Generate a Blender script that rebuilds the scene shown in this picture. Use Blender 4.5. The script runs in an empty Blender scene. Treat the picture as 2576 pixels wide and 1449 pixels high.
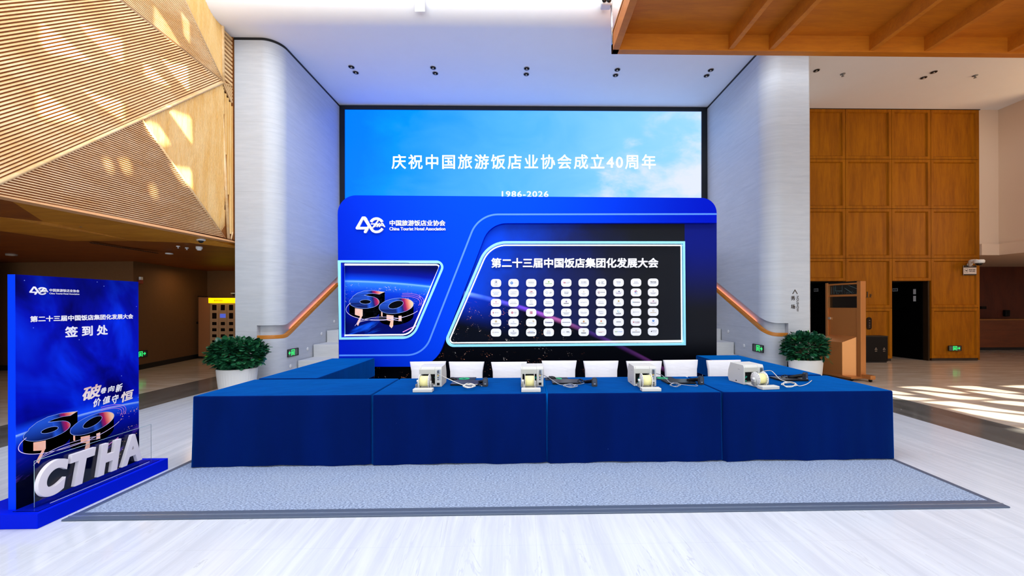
import bpy, bmesh, math, random
from mathutils import Vector, Matrix, geometry
random.seed(7)
SC = bpy.context.scene
COL = SC.collection

# ------------------------------------------------------------------ camera
W, H = 2576, 1449
FPX, PX, PY = 1000.0, 1341.0, 768.0
CAMZ = 1.63
YAW, ROLL = -0.020, -0.0035
cam_d = bpy.data.cameras.new('camera')
cam = bpy.data.objects.new('camera', cam_d)
COL.objects.link(cam)
ROT = Matrix.Rotation(YAW, 3, 'Z') @ Matrix.Rotation(math.pi/2, 3, 'X') @ Matrix.Rotation(ROLL, 3, 'Z')
cam.matrix_world = Matrix.Translation((0, 0, CAMZ)) @ ROT.to_4x4()
cam_d.sensor_width = 36
cam_d.lens = 36*FPX/W
cam_d.shift_x = (W/2-PX)/W
cam_d.shift_y = (PY-H/2)/W
cam_d.clip_start = .02
SC.camera = cam

# ------------------------------------------------------------------ light
SC.view_settings.view_transform = 'Standard'
SC.view_settings.look = 'None'
SC.view_settings.gamma = 1.0
SC.view_settings.use_curve_mapping = False
SC.view_settings.exposure = 0.0
SUN_DIR = Vector((-.45, .60, -.66)).normalized()
ROOF_Z = 9.6
world = bpy.data.worlds.new('daylight')
SC.world = world
world.use_nodes = True
_bg = world.node_tree.nodes['Background']
_bg.inputs[0].default_value = (.74, .87, 1.0, 1)
_bg.inputs[1].default_value = 0.9
sd = bpy.data.lights.new('sun', 'SUN')
sd.energy = 20.0
sd.angle = math.radians(.4)
sd.color = (1, .95, .84)
so = bpy.data.objects.new('sun', sd)
COL.objects.link(so)
so.rotation_euler = SUN_DIR.to_track_quat('-Z', 'Y').to_euler()

def area(name, loc, target, sx, sy, power, color=(1, 1, 1)):
    d = bpy.data.lights.new(name, 'AREA')
    d.shape = 'RECTANGLE'
    d.size, d.size_y, d.energy, d.color = sx, sy, power, color
    o = bpy.data.objects.new(name, d)
    COL.objects.link(o)
    o.location = loc
    o.rotation_euler = (Vector(target)-Vector(loc)).to_track_quat('-Z', 'Y').to_euler()
    return o
# daylight coming down through the atrium skylight, and through the glazed entrance behind
area('skylight_daylight', (0.5, 3.2, 9.4), (0.5, 3.2, 0), 13, 7, 1300, (.83, .905, 1.0))
area('entrance_daylight', (0, -9.0, 3.6), (0, 8, 4.2), 20, 6.5, 1180, (.81, .895, 1.0))

# added unseen warm fill for the right ceiling; lamps of the low left corridor
area('lobby_warm_fill', (16.0, 6.8, 4.4), (9.5, 9.2, 7.2), 3, 2, 195, (1, .70, .42))
for lx, ly in ((-9.4, 11.6), (-8.2, 8.6), (-11.2, 8.2)):
    area('corridor_lamp', (lx, ly, 2.70), (lx, ly, 0), .5, .5, 7, (1, .62, .30))

# ------------------------------------------------------------------ projection helpers (metres from photo measurements)
def ray(px, py):
    return ROT @ Vector(((px-PX)/FPX, -(py-PY)/FPX, -1.0))
def P(px, py, ax, v):
    d = ray(px, py)
    i = 'xyz'.index(ax)
    c = (0, 0, CAMZ)[i]
    return Vector((0, 0, CAMZ)) + d*((v-c)/d[i])

# ------------------------------------------------------------------ shader helpers
def lin(h):
    if isinstance(h, (tuple, list)):
        return tuple(h[:3])
    h = h.lstrip('#')
    r = []
    for i in (0, 2, 4):
        c = int(h[i:i+2], 16)/255
        r.append(c/12.92 if c <= .04045 else ((c+.055)/1.055)**2.4)
    return tuple(r)

class E:
    """a socket with arithmetic"""
    def __init__(s, t, k): s.t, s.k = t, k
    def _m(s, op, *a, clamp=False):
        n = s.t.nodes.new('ShaderNodeMath'); n.operation = op; n.use_clamp = clamp
        for i, v in enumerate((s,)+a):
            if isinstance(v, E): s.t.links.new(v.k, n.inputs[i])
            else: n.inputs[i].default_value = v
        return E(s.t, n.outputs[0])
    def __add__(s, o): return s._m('ADD', o)
    __radd__ = __add__
    def __sub__(s, o): return s._m('SUBTRACT', o)
    def __rsub__(s, o): return (s*-1)+o
    def __mul__(s, o): return s._m('MULTIPLY', o)
    __rmul__ = __mul__
    def __truediv__(s, o): return s._m('DIVIDE', o)
    def __pow__(s, o): return s._m('POWER', o)
    def abs(s): return s._m('ABSOLUTE')
    def sin(s): return s._m('SINE')
    def fract(s): return s._m('FRACT')
    def gt(s, o): return s._m('GREATER_THAN', o)
    def lt(s, o): return s._m('LESS_THAN', o)
    def clamp(s): return s._m('ADD', 0.0, clamp=True)
    def max(s, o): return s._m('MAXIMUM', o)
    def min(s, o): return s._m('MINIMUM', o)
    def ss(s, a, b):
        n = s.t.nodes.new('ShaderNodeMapRange'); n.interpolation_type = 'SMOOTHSTEP'
        s.t.links.new(s.k, n.inputs[0])
        if a <= b:
            lo, hi, o0, o1 = a, b, 0, 1
        else:
            lo, hi, o0, o1 = b, a, 1, 0
        for i, v in zip((1, 2, 3, 4), (lo, hi, o0, o1)): n.inputs[i].default_value = v
        return E(s.t, n.outputs[0])

class T:
    def __init__(s, tree): s.t = tree
    def new(s, n): return s.t.nodes.new('ShaderNode'+n)
    def put(s, v, sock):
        if isinstance(v, E): s.t.links.new(v.k, sock)
        elif isinstance(v, str): sock.default_value = (*lin(v), 1)
        elif isinstance(v, (tuple, list)) and len(sock.default_value) == 4: sock.default_value = (*v[:3], 1)
        else: sock.default_value = v
    def pos(s):
        n = s.new('TexCoord'); q = s.new('SeparateXYZ')
        s.t.links.new(n.outputs['Object'], q.inputs[0])
        return [E(s.t, q.outputs[i]) for i in range(3)]
    def xyz(s, x, y, z):
        n = s.new('CombineXYZ')
        for v, k in zip((x, y, z), n.inputs): s.put(v, k)
        return E(s.t, n.outputs[0])
    def noise(s, vec, scale=1., detail=4., rough=.55, dist=0.):
        n = s.new('TexNoise')
        s.put(vec, n.inputs['Vector'])
        n.inputs['Scale'].default_value = scale; n.inputs['Detail'].default_value = detail
        n.inputs['Roughness'].default_value = rough; n.inputs['Distortion'].default_value = dist
        return E(s.t, n.outputs[0])
    def voro(s, vec, scale=1., rnd=1.):
        n = s.new('TexVoronoi'); s.put(vec, n.inputs['Vector'])
        n.inputs['Scale'].default_value = scale; n.inputs['Randomness'].default_value = rnd
        return E(s.t, n.outputs['Distance']), E(s.t, n.outputs['Color'])
    def mix(s, f, a, b):
        n = s.new('Mix'); n.data_type = 'RGBA'
        s.put(f, n.inputs[0]); s.put(a, n.inputs[6]); s.put(b, n.inputs[7])
        return E(s.t, n.outputs[2])
    def addc(s, f, a, b):
        n = s.new('Mix'); n.data_type = 'RGBA'; n.blend_type = 'ADD'
        s.put(f, n.inputs[0]); s.put(a, n.inputs[6]); s.put(b, n.inputs[7])
        return E(s.t, n.outputs[2])
    def ramp(s, f, stops):
        n = s.new('ValToRGB'); s.put(f, n.inputs[0])
        cr = n.color_ramp
        while len(cr.elements) < len(stops): cr.elements.new(.5)
        for e, (p, c) in zip(cr.elements, stops):
            e.position = p; e.color = (*lin(c), 1)
        return E(s.t, n.outputs[0])
    def bump(s, h, strength=.2, dist=.01):
        n = s.new('Bump'); n.inputs['Strength'].default_value = strength; n.inputs['Distance'].default_value = dist
        s.put(h, n.inputs['Height'])
        return E(s.t, n.outputs[0])

MATS = {}
def mat(name, color='#888888', rough=.5, metal=0., spec=None, emit=None, estr=0., trans=0., ior=1.45, fn=None, coat=0., alpha=None, sheen=0.):
    if name in MATS: return MATS[name]
    m = bpy.data.materials.new(name); m.use_nodes = True
    b = m.node_tree.nodes['Principled BSDF']
    t = T(m.node_tree)
    v = {'Base Color': color, 'Roughness': rough, 'Metallic': metal, 'IOR': ior, 'Transmission Weight': trans, 'Coat Weight': coat, 'Sheen Weight': sheen}
    if spec is not None: v['Specular IOR Level'] = spec
    if emit is not None: v['Emission Color'] = emit; v['Emission Strength'] = estr
    if alpha is not None: v['Alpha'] = alpha
    if fn: v.update(fn(t))
    for k, x in v.items(): t.put(x, b.inputs[k])
    MATS[name] = m
    return m

# ------------------------------------------------------------------ mesh helpers
class MB:
    def __init__(s): s.v, s.f, s.mi, s.sm = [], [], [], []
    def add(s, vs, fs, mi=0, smooth=False):
        o = len(s.v); s.v += [Vector(a) for a in vs]
        for f in fs:
            s.f.append([o+i for i in f]); s.mi.append(mi); s.sm.append(smooth)
        return s
    def box(s, lo, hi, mi=0, M=None):
        x0, y0, z0 = lo; x1, y1, z1 = hi
        vs = [Vector(a) for a in ((x0,y0,z0),(x1,y0,z0),(x1,y1,z0),(x0,y1,z0),(x0,y0,z1),(x1,y0,z1),(x1,y1,z1),(x0,y1,z1))]
        if M is not None: vs = [M @ a for a in vs]
        return s.add(vs, [(0,3,2,1),(4,5,6,7),(0,1,5,4),(1,2,6,5),(2,3,7,6),(3,0,4,7)], mi)
    def prism(s, fr, loops, d0, d1, mi=0, side_mi=None, smooth=False):
        """loops: outer + holes in frame (u,v); extruded from depth d0 to d1 (d1 = towards the viewer)"""
        flat = [[Vector((u, v, 0)) for u, v in lp] for lp in loops]
        tris = geometry.tessellate_polygon(flat)
        pts = [p for lp in loops for p in lp]
        n = len(pts)
        vs = [fr(u, v, d1) for u, v in pts] + [fr(u, v, d0) for u, v in pts]
        s.add(vs, [tuple(t) for t in tris], mi)
        o = len(s.v)-2*n
        for t in tris: s.f.append([o+n+t[2], o+n+t[1], o+n+t[0]]); s.mi.append(mi); s.sm.append(False)
        b = 0
        for lp in loops:
            k = len(lp)
            for i in range(k):
                j = (i+1) % k
                s.f.append([o+b+i, o+n+b+i, o+n+b+j, o+b+j]); s.mi.append(mi if side_mi is None else side_mi); s.sm.append(smooth)
            b += k
        return s
    def sheet(s, fr, loops, d, mi=0):
        flat = [[Vector((u, v, 0)) for u, v in lp] for lp in loops]
        tris = geometry.tessellate_polygon(flat)
        return s.add([fr(u, v, d) for lp in loops for u, v in lp], [tuple(t) for t in tris], mi)
    def tube(s, pts, r, n=8, mi=0, closed=False):
        pts = [Vector(p) for p in pts]; k = len(pts)
        rs = r if isinstance(r, (list, tuple)) else [r]*k
        vs, fs = [], []
        up = None
        for i, p in enumerate(pts):
            a = pts[(i-1) % k] if (closed or i > 0) else p
            b = pts[(i+1) % k] if (closed or i < k-1) else p
            t = (b-a)
            t = t.normalized() if t.length > 1e-9 else Vector((0, 0, 1))
            if up is None:
                up = Vector((0, 0, 1)) if abs(t.z) < .9 else Vector((1, 0, 0))
            x = t.cross(up)
            if x.length < 1e-6: x = t.cross(Vector((.3, .5, .8)))
            x.normalize(); y = x.cross(t).normalized(); up = y
            for q in range(n):
                an = 2*math.pi*q/n
                vs.append(p+(x*math.cos(an)+y*math.sin(an))*rs[i])
        for i in range(k if closed else k-1):
            for q in range(n):
                a, b = i*n+q, i*n+(q+1) % n
                c, d = ((i+1) % k)*n+(q+1) % n, ((i+1) % k)*n+q
                fs.append((a, b, c, d))
        if not closed:
            fs.append(tuple(range(n))[::-1]); fs.append(tuple((k-1)*n+q for q in range(n)))
        return s.add(vs, fs, mi, True)
    def lathe(s, prof, n=24, M=None, mi=0, smooth=True, rf=None, sx=1., sy=1.):
        """prof: (r,z) list; rf(angle,z) radius factor"""
        vs, fs = [], []
        for r, z in prof:
            for q in range(n):
                a = 2*math.pi*q/n
                f = rf(a, z) if rf else 1
                v = Vector((r*f*math.cos(a)*sx, r*f*math.sin(a)*sy, z))
                vs.append(M @ v if M is not None else v)
        for i in range(len(prof)-1):
            for q in range(n):
                fs.append((i*n+q, i*n+(q+1) % n, (i+1)*n+(q+1) % n, (i+1)*n+q))
        s.add(vs, fs, mi, smooth)
        o = len(s.v)-len(vs)
        if prof[0][0] > 1e-5: s.f.append([o+q for q in range(n)][::-1]); s.mi.append(mi); s.sm.append(False)
        if prof[-1][0] > 1e-5: s.f.append([o+(len(prof)-1)*n+q for q in range(n)]); s.mi.append(mi); s.sm.append(False)
        return s
    def grid(s, rows, mi=0, smooth=True, wrap=False):
        n = len(rows[0]); vs = [v for r in rows for v in r]; fs = []
        for i in range(len(rows)-1):
            for q in range(n if wrap else n-1):
                fs.append((i*n+q, i*n+(q+1) % n, (i+1)*n+(q+1) % n, (i+1)*n+q))
        return s.add(vs, fs, mi, smooth)
    def text(s, fr, body, cx, cy, w, h, d0=.0, d1=0.0, bold=.0, mi=0, shear=0., fit='box', sy=1, spacing=1.0):
        """lettering centred at (cx,cy) in the frame; w and/or h in frame units; sy=-1 when v runs downward"""
        vs, fs = glyphs(body, bold, d1 > d0, shear, spacing)
        x0 = min(v.x for v in vs); x1 = max(v.x for v in vs); y0 = min(v.y for v in vs); y1 = max(v.y for v in vs)
        kx = w/(x1-x0) if w else None
        ky = h/(y1-y0) if h else None
        if kx is None: kx = ky
        if ky is None: ky = kx
        mx, my = (x0+x1)/2, (y0+y1)/2
        out = []
        for v in vs:
            q = round(v.z/10.) if bold > 0 else 0
            out.append(fr(cx+(v.x-mx)*kx, cy+sy*(v.y-my)*ky, (d0+d1)/2+(v.z-q*10.)*(d1-d0)+q*.00022))
        return s.add(out, fs, mi)
    def build(s, name, mats, parent=None, bevel=0, bseg=2, smooth=None):
        return obj(name, s, mats, parent, bevel, bseg, smooth)

_G = {}
def glyphs(body, bold, solid, shear, spacing):
    k = (body, bold, solid, shear, spacing)
    if k in _G: return _G[k]
    c = bpy.data.curves.new('lettering_tmp', 'FONT')
    c.body = body; c.offset = max(0., -bold)
    if bold < 0: c.bevel_depth = .012; c.bevel_resolution = 1
    c.extrude = .5 if solid else 0; c.shear = shear; c.space_character = spacing
    c.resolution_u = 3 if bold >= 0 else 12
    o = bpy.data.objects.new('lettering_tmp', c); COL.objects.link(o)
    dg = bpy.context.evaluated_depsgraph_get(); dg.update()
    ev = o.evaluated_get(dg); m = ev.to_mesh()
    r = ([v.co.copy() for v in m.vertices], [tuple(p.vertices) for p in m.polygons])
    if bold > 0:            # heavier weight: the outline swept over a small circle
        vs, fs = [], []
        for q in range(8):
            a = math.pi/4*q
            o_ = Vector((bold*math.cos(a), bold*math.sin(a), 0)); b_ = len(vs)
            vs += [v+o_+Vector((0, 0, q*10.)) for v in r[0]]; fs += [tuple(i+b_ for i in f) for f in r[1]]
        r = (vs, fs)
    ev.to_mesh_clear()
    bpy.data.objects.remove(o); bpy.data.curves.remove(c)
    _G[k] = r
    return r

def obj(name, mb, mats, parent=None, bevel=0, bseg=2, smooth=None):
    me = bpy.data.meshes.new(name)
    me.from_pydata([tuple(v) for v in mb.v], [], mb.f)
    for m in (mats if isinstance(mats, (list, tuple)) else [mats]): me.materials.append(m)
    for p, i, sm in zip(me.polygons, mb.mi, mb.sm):
        p.material_index = i
        p.use_smooth = sm if smooth is None else smooth
    me.update()
    o = bpy.data.objects.new(name, me); COL.objects.link(o)
    if parent is not None:
        o.parent = parent
        if parent.type == 'EMPTY': o.matrix_parent_inverse = parent.matrix_basis.inverted()
    if bevel:
        b = o.modifiers.new('bevel', 'BEVEL'); b.width = bevel; b.segments = bseg; b.limit_method = 'ANGLE'; b.angle_limit = math.radians(40)
    return o
def fix_normals(o):
    bm = bmesh.new(); bm.from_mesh(o.data); bmesh.ops.recalc_face_normals(bm, faces=bm.faces); bm.to_mesh(o.data); bm.free(); return o
def tag(o, label, cat, group=None):
    o['label'] = label; o['category'] = cat
    if group: o['group'] = group
    return o
def thing(name, label, cat, loc=(0, 0, 0), group=None, rz=0.):
    o = bpy.data.objects.new(name, None); COL.objects.link(o)
    o.empty_display_size = .1
    o.location = loc; o.rotation_euler = (0, 0, rz)
    o.matrix_basis = Matrix.Translation(loc) @ Matrix.Rotation(rz, 4, 'Z')
    return tag(o, label, cat, group)
def struct(o): o['kind'] = 'structure'; return o
def copy_tree(root, label, loc=None, rz=None, group=None):
    r = root.copy(); COL.objects.link(r)
    r['label'] = label
    if group: r['group'] = group
    if loc is not None: r.location = loc
    if rz is not None: r.rotation_euler = (0, 0, rz)
    def rec(a, b):
        for ch in list(a.children):
            if ch is r: continue
            c = ch.copy(); COL.objects.link(c); c.parent = b
            rec(ch, c)
    rec(root, r)
    return r
def move(o, loc, rz=0.): o.location = loc; o.rotation_euler = (0, 0, rz)

def Fr(o, ux, uv, n):
    o, ux, uv, n = Vector(o), Vector(ux), Vector(uv), Vector(n)
    return lambda u, v, d=0.: o+ux*u+uv*v+n*d
def rounded(pts, n=8):
    """pts: (x,y,r) -> polyline with circular-ish corner fillets"""
    out = []; k = len(pts)
    for i in range(k):
        x, y, r = pts[i]
        p = Vector((x, y)); a = Vector(pts[i-1][:2]); b = Vector(pts[(i+1) % k][:2])
        if r <= 0: out.append((x, y)); continue
        da, db = (a-p).normalized(), (b-p).normalized()
        ang = da.angle(db); t = r/math.tan(ang/2)
        p0, p1 = p+da*t, p+db*t
        c = p+(da+db).normalized()*(r/math.sin(ang/2))
        a0 = math.atan2(*(p0-c).yx); a1 = math.atan2(*(p1-c).yx)
        da_ = (a1-a0+math.pi) % (2*math.pi)-math.pi
        for q in range(n+1):
            an = a0+da_*q/n
            out.append((c.x+r*math.cos(an), c.y+r*math.sin(an)))
    return out
def stroke(pts, w, closed=False):
    """ribbon polygon of width w along a 2D polyline -> list of quads"""
    res = []
    L, R_ = [], []
    k = len(pts)
    for i, p in enumerate(pts):
        p = Vector(p)
        a = Vector(pts[i-1]) if (i > 0 or closed) else p
        b = Vector(pts[(i+1) % k]) if (i < k-1 or closed) else p
        t = (b-a).normalized(); nrm = Vector((-t.y, t.x))
        c = 1.
        if 0 < i < k-1 or closed:
            t1 = (p-a).normalized() if (p-a).length > 0 else t
            c = 1/max(.5, abs(nrm.dot(Vector((-t1.y, t1.x)))))
        L.append(p+nrm*w/2*c); R_.append(p-nrm*w/2*c)
    m = k if closed else k-1
    for i in range(m):
        j = (i+1) % k
        res.append([tuple(L[i]), tuple(L[j]), tuple(R_[j]), tuple(R_[i])])
    return res
def ribbon(mb, fr, pts, w, d, mi=0, closed=False, d0=None):
    for q in stroke(pts, w, closed):
        if d0 is None: mb.add([fr(u, v, d) for u, v in q], [(0, 1, 2, 3)], mi)
        else: mb.prism(fr, [q], d0, d, mi)
    return mb
def ellipse(cx, cy, rx, ry, n=40, a0=0, a1=2*math.pi, rot=0):
    o = []
    for i in range(n+1):
        a = a0+(a1-a0)*i/n
        x, y = rx*math.cos(a), ry*math.sin(a)
        o.append((cx+x*math.cos(rot)-y*math.sin(rot), cy+x*math.sin(rot)+y*math.cos(rot)))
    return o
def disc(cx, cy, r, n=24, ry=None): return ellipse(cx, cy, r, ry or r, n)[:-1]

# ------------------------------------------------------------------ materials
def m_floor(t):
    x, y, z = t.pos()
    st = t.noise(t.xyz(x*11+y*.5, y*.6-x*.1, 0.), 1., 7, .66, .3)
    fine = t.noise(t.xyz(x*38+y*1.5, y*2.2, 3.), 1., 3, .6, .2)
    vein = t.noise(t.xyz(x*4.5+y*.3, y*.55, 9.), 1., 5, .6, .6)
    vm = (vein-.5).abs().ss(.012, 0.)*st.ss(.45, .62)
    white = t.mix(st.ss(.30, .72), '#bcc1cb', '#ced3db')
    white = t.mix(fine.ss(.55, .75)*.3, white, '#dde2ea')
    white = t.mix(vm*.4, white, '#9a9da3')
    spk, _ = t.voro(t.xyz(x*3.1, y*3.1, 0.), 1.)
    dark = t.mix(t.noise(t.xyz(x*6, y*1.2, 2.), 1., 5, .6).ss(.35, .7), '#55534f', '#6b6864')
    dark = t.mix(spk.ss(.045, .02), dark, '#a5a29c')
    beige = t.mix(t.noise(t.xyz(x*1.2, y*5, 5.), 1., 5, .6).ss(.35, .7), '#c2b09c', '#d6c8b8')
    ax = x.abs()
    off = x.lt(0.)*.56
    inb = (x+0.).gt(5.53)+(x.lt(-6.09))
    outb = (x.gt(6.46))+(x.lt(-7.2))
    c = t.mix(inb, white, dark)
    c = t.mix(outb, c, beige)
    # fine tile joints
    jx = ((x+50.33)/1.2).fract(); jy = ((y+50.1)/1.2).fract()
    j = jx.lt(.0016).max(jy.lt(.0016))
    c = t.mix(j*.25, c, '#77777a')
    return {'Base Color': c, 'Roughness': st*.06+.10, 'Specular IOR Level': .5}
M_floor = mat('floor_marble', fn=m_floor)

def m_carpet(t):
    x, y, z = t.pos()
    n1 = t.noise(t.xyz(x*52, y*110, 0.), 1., 3, .7)
    n2 = t.noise(t.xyz(x*3, y*3, 4.), 1., 3, .5)
    c = t.mix(n1.ss(.33, .68), '#4a5d7e', '#a6b8d4')
    c = t.mix(n2.ss(.35, .7)*.25, c, '#8b98ab')
    return {'Base Color': c, 'Roughness': .95, 'Normal': t.bump(n1, .5, .006), 'Sheen Weight': .2}
M_carpet = mat('carpet_pile', fn=m_carpet)
M_rubber = mat('rubber_edging', '#4c586c', .38)
M_plaster = mat('plaster', fn=lambda t: {'Base Color': t.mix(t.noise(t.xyz(*t.pos()), 3., 4, .6), '#efecea', '#f3f1ef'), 'Roughness': .75})
M_plaster_warm = mat('warm_plaster', '#dcc0a4', .8)
def m_stone(t):
    x, y, z = t.pos()
    h = x+y
    s1 = t.noise(t.xyz(h*2.2, y*.0+h*.1, z*22), 1., 6, .65, .1)
    s2 = t.noise(t.xyz(h*.8, 3., z*5), 1., 4, .6, .5)
    s3 = t.noise(t.xyz(h*5, 7., z*90), 1., 3, .6)
    c = t.mix(s1.ss(.25, .78), '#b7bbc0', '#c4c7cb')
    c = t.mix(s2.ss(.45, .75)*.35, c, '#c0c1c1')
    c = t.mix(s3.ss(.66, .8)*.2, c, '#a4a5a5')
    j = ((z+.35)/1.45).fract().lt(.003)
    c = t.mix(j*.5, c, '#8d8e8f')
    return {'Base Color': c, 'Roughness': .42, 'Specular IOR Level': .35}
M_stone = mat('grey_stone', fn=m_stone)
M_stair = mat('stair_stone', fn=lambda t: {'Base Color': t.mix(t.noise(t.xyz(t.pos()[0]*3, t.pos()[1]*3, t.pos()[2]*20), 1., 4, .6), '#bdbdbb', '#d6d5d2'), 'Roughness': .45})
M_black = mat('black_trim', '#0c0c0d', .5)
M_blackgloss = mat('black_glass', '#050506', .12)
M_dark = mat('dark_recess', '#070605', .8)
def wood_fn(a, b, sx, sy, sz, rough):
    def f(t):
        x, y, z = t.pos()
        n = t.noise(t.xyz(x*sx, y*sy, z*sz), 1., 5, .6, .4)
        n2 = t.noise(t.xyz(x*sx*6, y*sy*6, z*sz*6), 1., 3, .6)
        c = t.mix((n*.7+n2*.3).ss(.32, .68), a, b)
        return {'Base Color': c, 'Roughness': rough}
    return f
M_slat = mat('slat_oak', fn=wood_fn('#e6b674', '#f8d6a2', 3, 1.2, 3, .5))
M_slat_back = mat('slat_backing', fn=wood_fn('#7c4410', '#905418', 3, 1, 3, .7))
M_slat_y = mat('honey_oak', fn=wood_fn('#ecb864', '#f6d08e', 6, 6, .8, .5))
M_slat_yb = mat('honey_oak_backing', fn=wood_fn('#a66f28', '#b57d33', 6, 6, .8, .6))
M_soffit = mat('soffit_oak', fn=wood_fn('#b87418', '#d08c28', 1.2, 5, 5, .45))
M_soffit_shade = mat('soffit_shaded_oak', fn=wood_fn('#7e3a08', '#96500c', 1.2, 5, 5, .45))  # soffit oak darkened: shade put into the colour of the unlit parts
M_panel = mat('panel_oak', fn=lambda t: {**wood_fn('#804600', '#9c5c00', 7, 7, .7, .55)(t), 'Specular IOR Level': .15})
M_coffer = mat('coffer_oak', fn=wood_fn('#b26208', '#c8740e', .8, 5, 5, .55))
M_rail = mat('rail_oak', fn=wood_fn('#b86f1c', '#c98030', 4, 4, 30, .4))
M_brownwall = mat('brown_wall', fn=lambda t: {'Base Color': t.mix(t.noise(t.xyz(*t.pos()), 14., 3, .6), '#6b4826', '#77522e'), 'Roughness': .8})
M_redwood = mat('dark_red_wood', fn=wood_fn('#4a1c0c', '#5e2612', 4, 4, 1, .5))
M_white_plastic = mat('white_plastic', '#dcdbd6', .4)
M_offwhite = mat('printer_shell', '#c9c8c2', .42)
M_lightgrey = mat('printer_face', '#b9b8b0', .5)
M_grey = mat('grey_plastic', '#7d7c78', .45)
M_darkgrey = mat('charcoal_plastic', '#23262b', .42)
M_blackp = mat('black_plastic', '#050506', .42, spec=.25)
M_labelroll = mat('label_paper', '#e9df9c', .6)
M_green = mat('green_plastic', '#1fae93', .4)
M_spandex = mat('white_spandex', fn=lambda t: {'Base Color': '#e6e4e8', 'Roughness': .75, 'Sheen Weight': .2, 'Normal': t.bump(t.noise(t.xyz(t.pos()[0]*6, t.pos()[1]*6, t.pos()[2]*14), 1., 2, .5), .25, .02)})
def m_cloth(t):
    x, y, z = t.pos()
    n = t.noise(t.xyz(x*2.5, y*2.5, z*.6), 1., 3, .5)
    w = t.noise(t.xyz(x*120, y*120, z*120), 1., 2, .5)
    sp, _ = t.voro(t.xyz(x*5, y*5, z*5), 1.)
    c = t.mix(n.ss(.3, .7), '#001046', '#001452')
    c = t.mix(sp.ss(.02, .008)*.6, c, '#6b8fd0')
    c = t.mix(w*.12, c, '#001e70')
    return {'Base Color': c, 'Roughness': .85, 'Specular IOR Level': .04, 'Sheen Weight': 1.0, 'Sheen Roughness': .36, 'Sheen Tint': (.0, .27, 1., 1),  'Normal': t.bump(n+w*.05, .35, .03)}
M_cloth = mat('blue_tablecloth', fn=m_cloth)
M_chrome = mat('chrome', '#c8c8c8', .2, 1.)
M_copper = mat('copper_paint', fn=lambda t: {'Base Color': '#bc7c44', 'Metallic': .6, 'Roughness': .38})
M_signblue = mat('sign_blue_paint', '#001acc', .5, spec=.04)
M_signwhite = mat('white_lettering', '#f2f0f4', .45)
M_letter = mat('cream_acrylic_lettering', '#dcd6dc', .45)
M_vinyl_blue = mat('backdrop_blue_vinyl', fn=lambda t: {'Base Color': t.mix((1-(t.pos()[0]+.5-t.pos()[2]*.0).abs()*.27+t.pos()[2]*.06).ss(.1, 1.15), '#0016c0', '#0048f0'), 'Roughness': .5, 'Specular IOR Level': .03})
M_lightline = mat('pale_blue_line', '#4a8cff', .4)
M_frameblue = mat('ice_blue_acrylic', '#8fdcf8', .25, emit='#7fd8f6', estr=.1)
M_neon = mat('white_neon', '#ffffff', .4, emit='#fff6ec', estr=2.0)
M_glass = mat('clear_acrylic', '#ffffff', .02, trans=1., ior=1.3)
M_glassedge = mat('acrylic_edge', '#bfe6ea', .1, trans=.5)
M_exit = mat('exit_green_glow', '#0a3d1c', .4, emit='#2dff78', estr=1.4)
M_exitface = mat('exit_sign_face', '#525a54', .3)
M_leaf = mat('leaf_green', fn=lambda t: {'Base Color': t.mix(t.noise(t.xyz(*t.pos()), 9., 2, .5).ss(.35, .7), '#12432c', '#2a6c42'), 'Roughness': .28})
M_leaf_light = mat('young_leaf_green', '#4f9a34', .35)
M_soil = mat('potting_soil', '#2c2018', .95)
M_stem = mat('stem_brown', '#4a3a1c', .8)
M_pot = mat('white_pot_glaze', '#d9d6d0', .45)
M_yellow = mat('yellow_lightbox', '#e8d000', .4, emit='#ffd800', estr=1.1)
M_lockerbody = mat('locker_shell', '#b08a64', .5)
M_lockerwin = mat('locker_window', '#120b07', .2)
M_led_warm = mat('warm_led', '#ffb070', .4, emit='#ff8a3c', estr=6.0)
M_brown_letter = mat('bronze_lettering', '#3d2c1c', .4, .3)
M_bulb = mat('lamp_reflector', '#b8aca0', .25, .8)

# ------------------------------------------------------------------ setting
YB = 7.30          # backdrop face
YS = 11.13         # video wall
YP = 8.35          # pillar fronts
ZC = 7.20          # main ceiling
XF = -6.08         # slatted facade

mb = MB(); mb.add([(-15, -24, 0), (22, -24, 0), (22, 17, 0), (-15, 17, 0)], [(0, 1, 2, 3)])
mb.add([(-15, -24, -.1), (22, -24, -.1), (22, 17, -.1), (-15, 17, -.1)], [(3, 2, 1, 0)])
struct(mb.build('floor', M_floor))

# --- unseen atrium deck added as a gobo; holes traced back from the sun patches
def to_roof(p):
    t_ = (ROOF_Z-p.z)/SUN_DIR.z
    q = p+SUN_DIR*t_
    return (q.x, q.y)
fac_px = [
 [(90,5),(105,15),(150,55),(225,130),(190,122),(110,95),(92,70)],
 [(188,10),(230,30),(290,62),(303,66),(307,140),(295,133),(255,95),(215,52)],
 [(92,212),(108,220),(160,262),(215,308),(160,303),(100,290),(92,260)],
 [(200,208),(245,233),(298,252),(310,256),(312,307),(300,300),(255,265)],
 [(360,143),(375,152),(405,185),(429,215),(385,195),(362,177)],
 [(403,128),(430,143),(470,155),(476,228),(470,225),(440,185)],
 [(418,272),(440,282),(480,292),(482,347),(478,347),(455,318)],
 [(368,310),(400,316),(427,352),(410,359),(385,352),(367,330)],
 [(428,411),(480,414),(482,454),(460,454),(440,432)],
 [(385,-20),(420,35),(455,100),(428,82),(385,30)],
 [(262,408),(280,404),(285,430),(270,436)], [(300,405),(328,402),(330,432),(312,436)], [(375,462),(392,458),(394,485),(380,488)],
 [(455,10),(475,40),(476,92),(462,70)],
]
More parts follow.
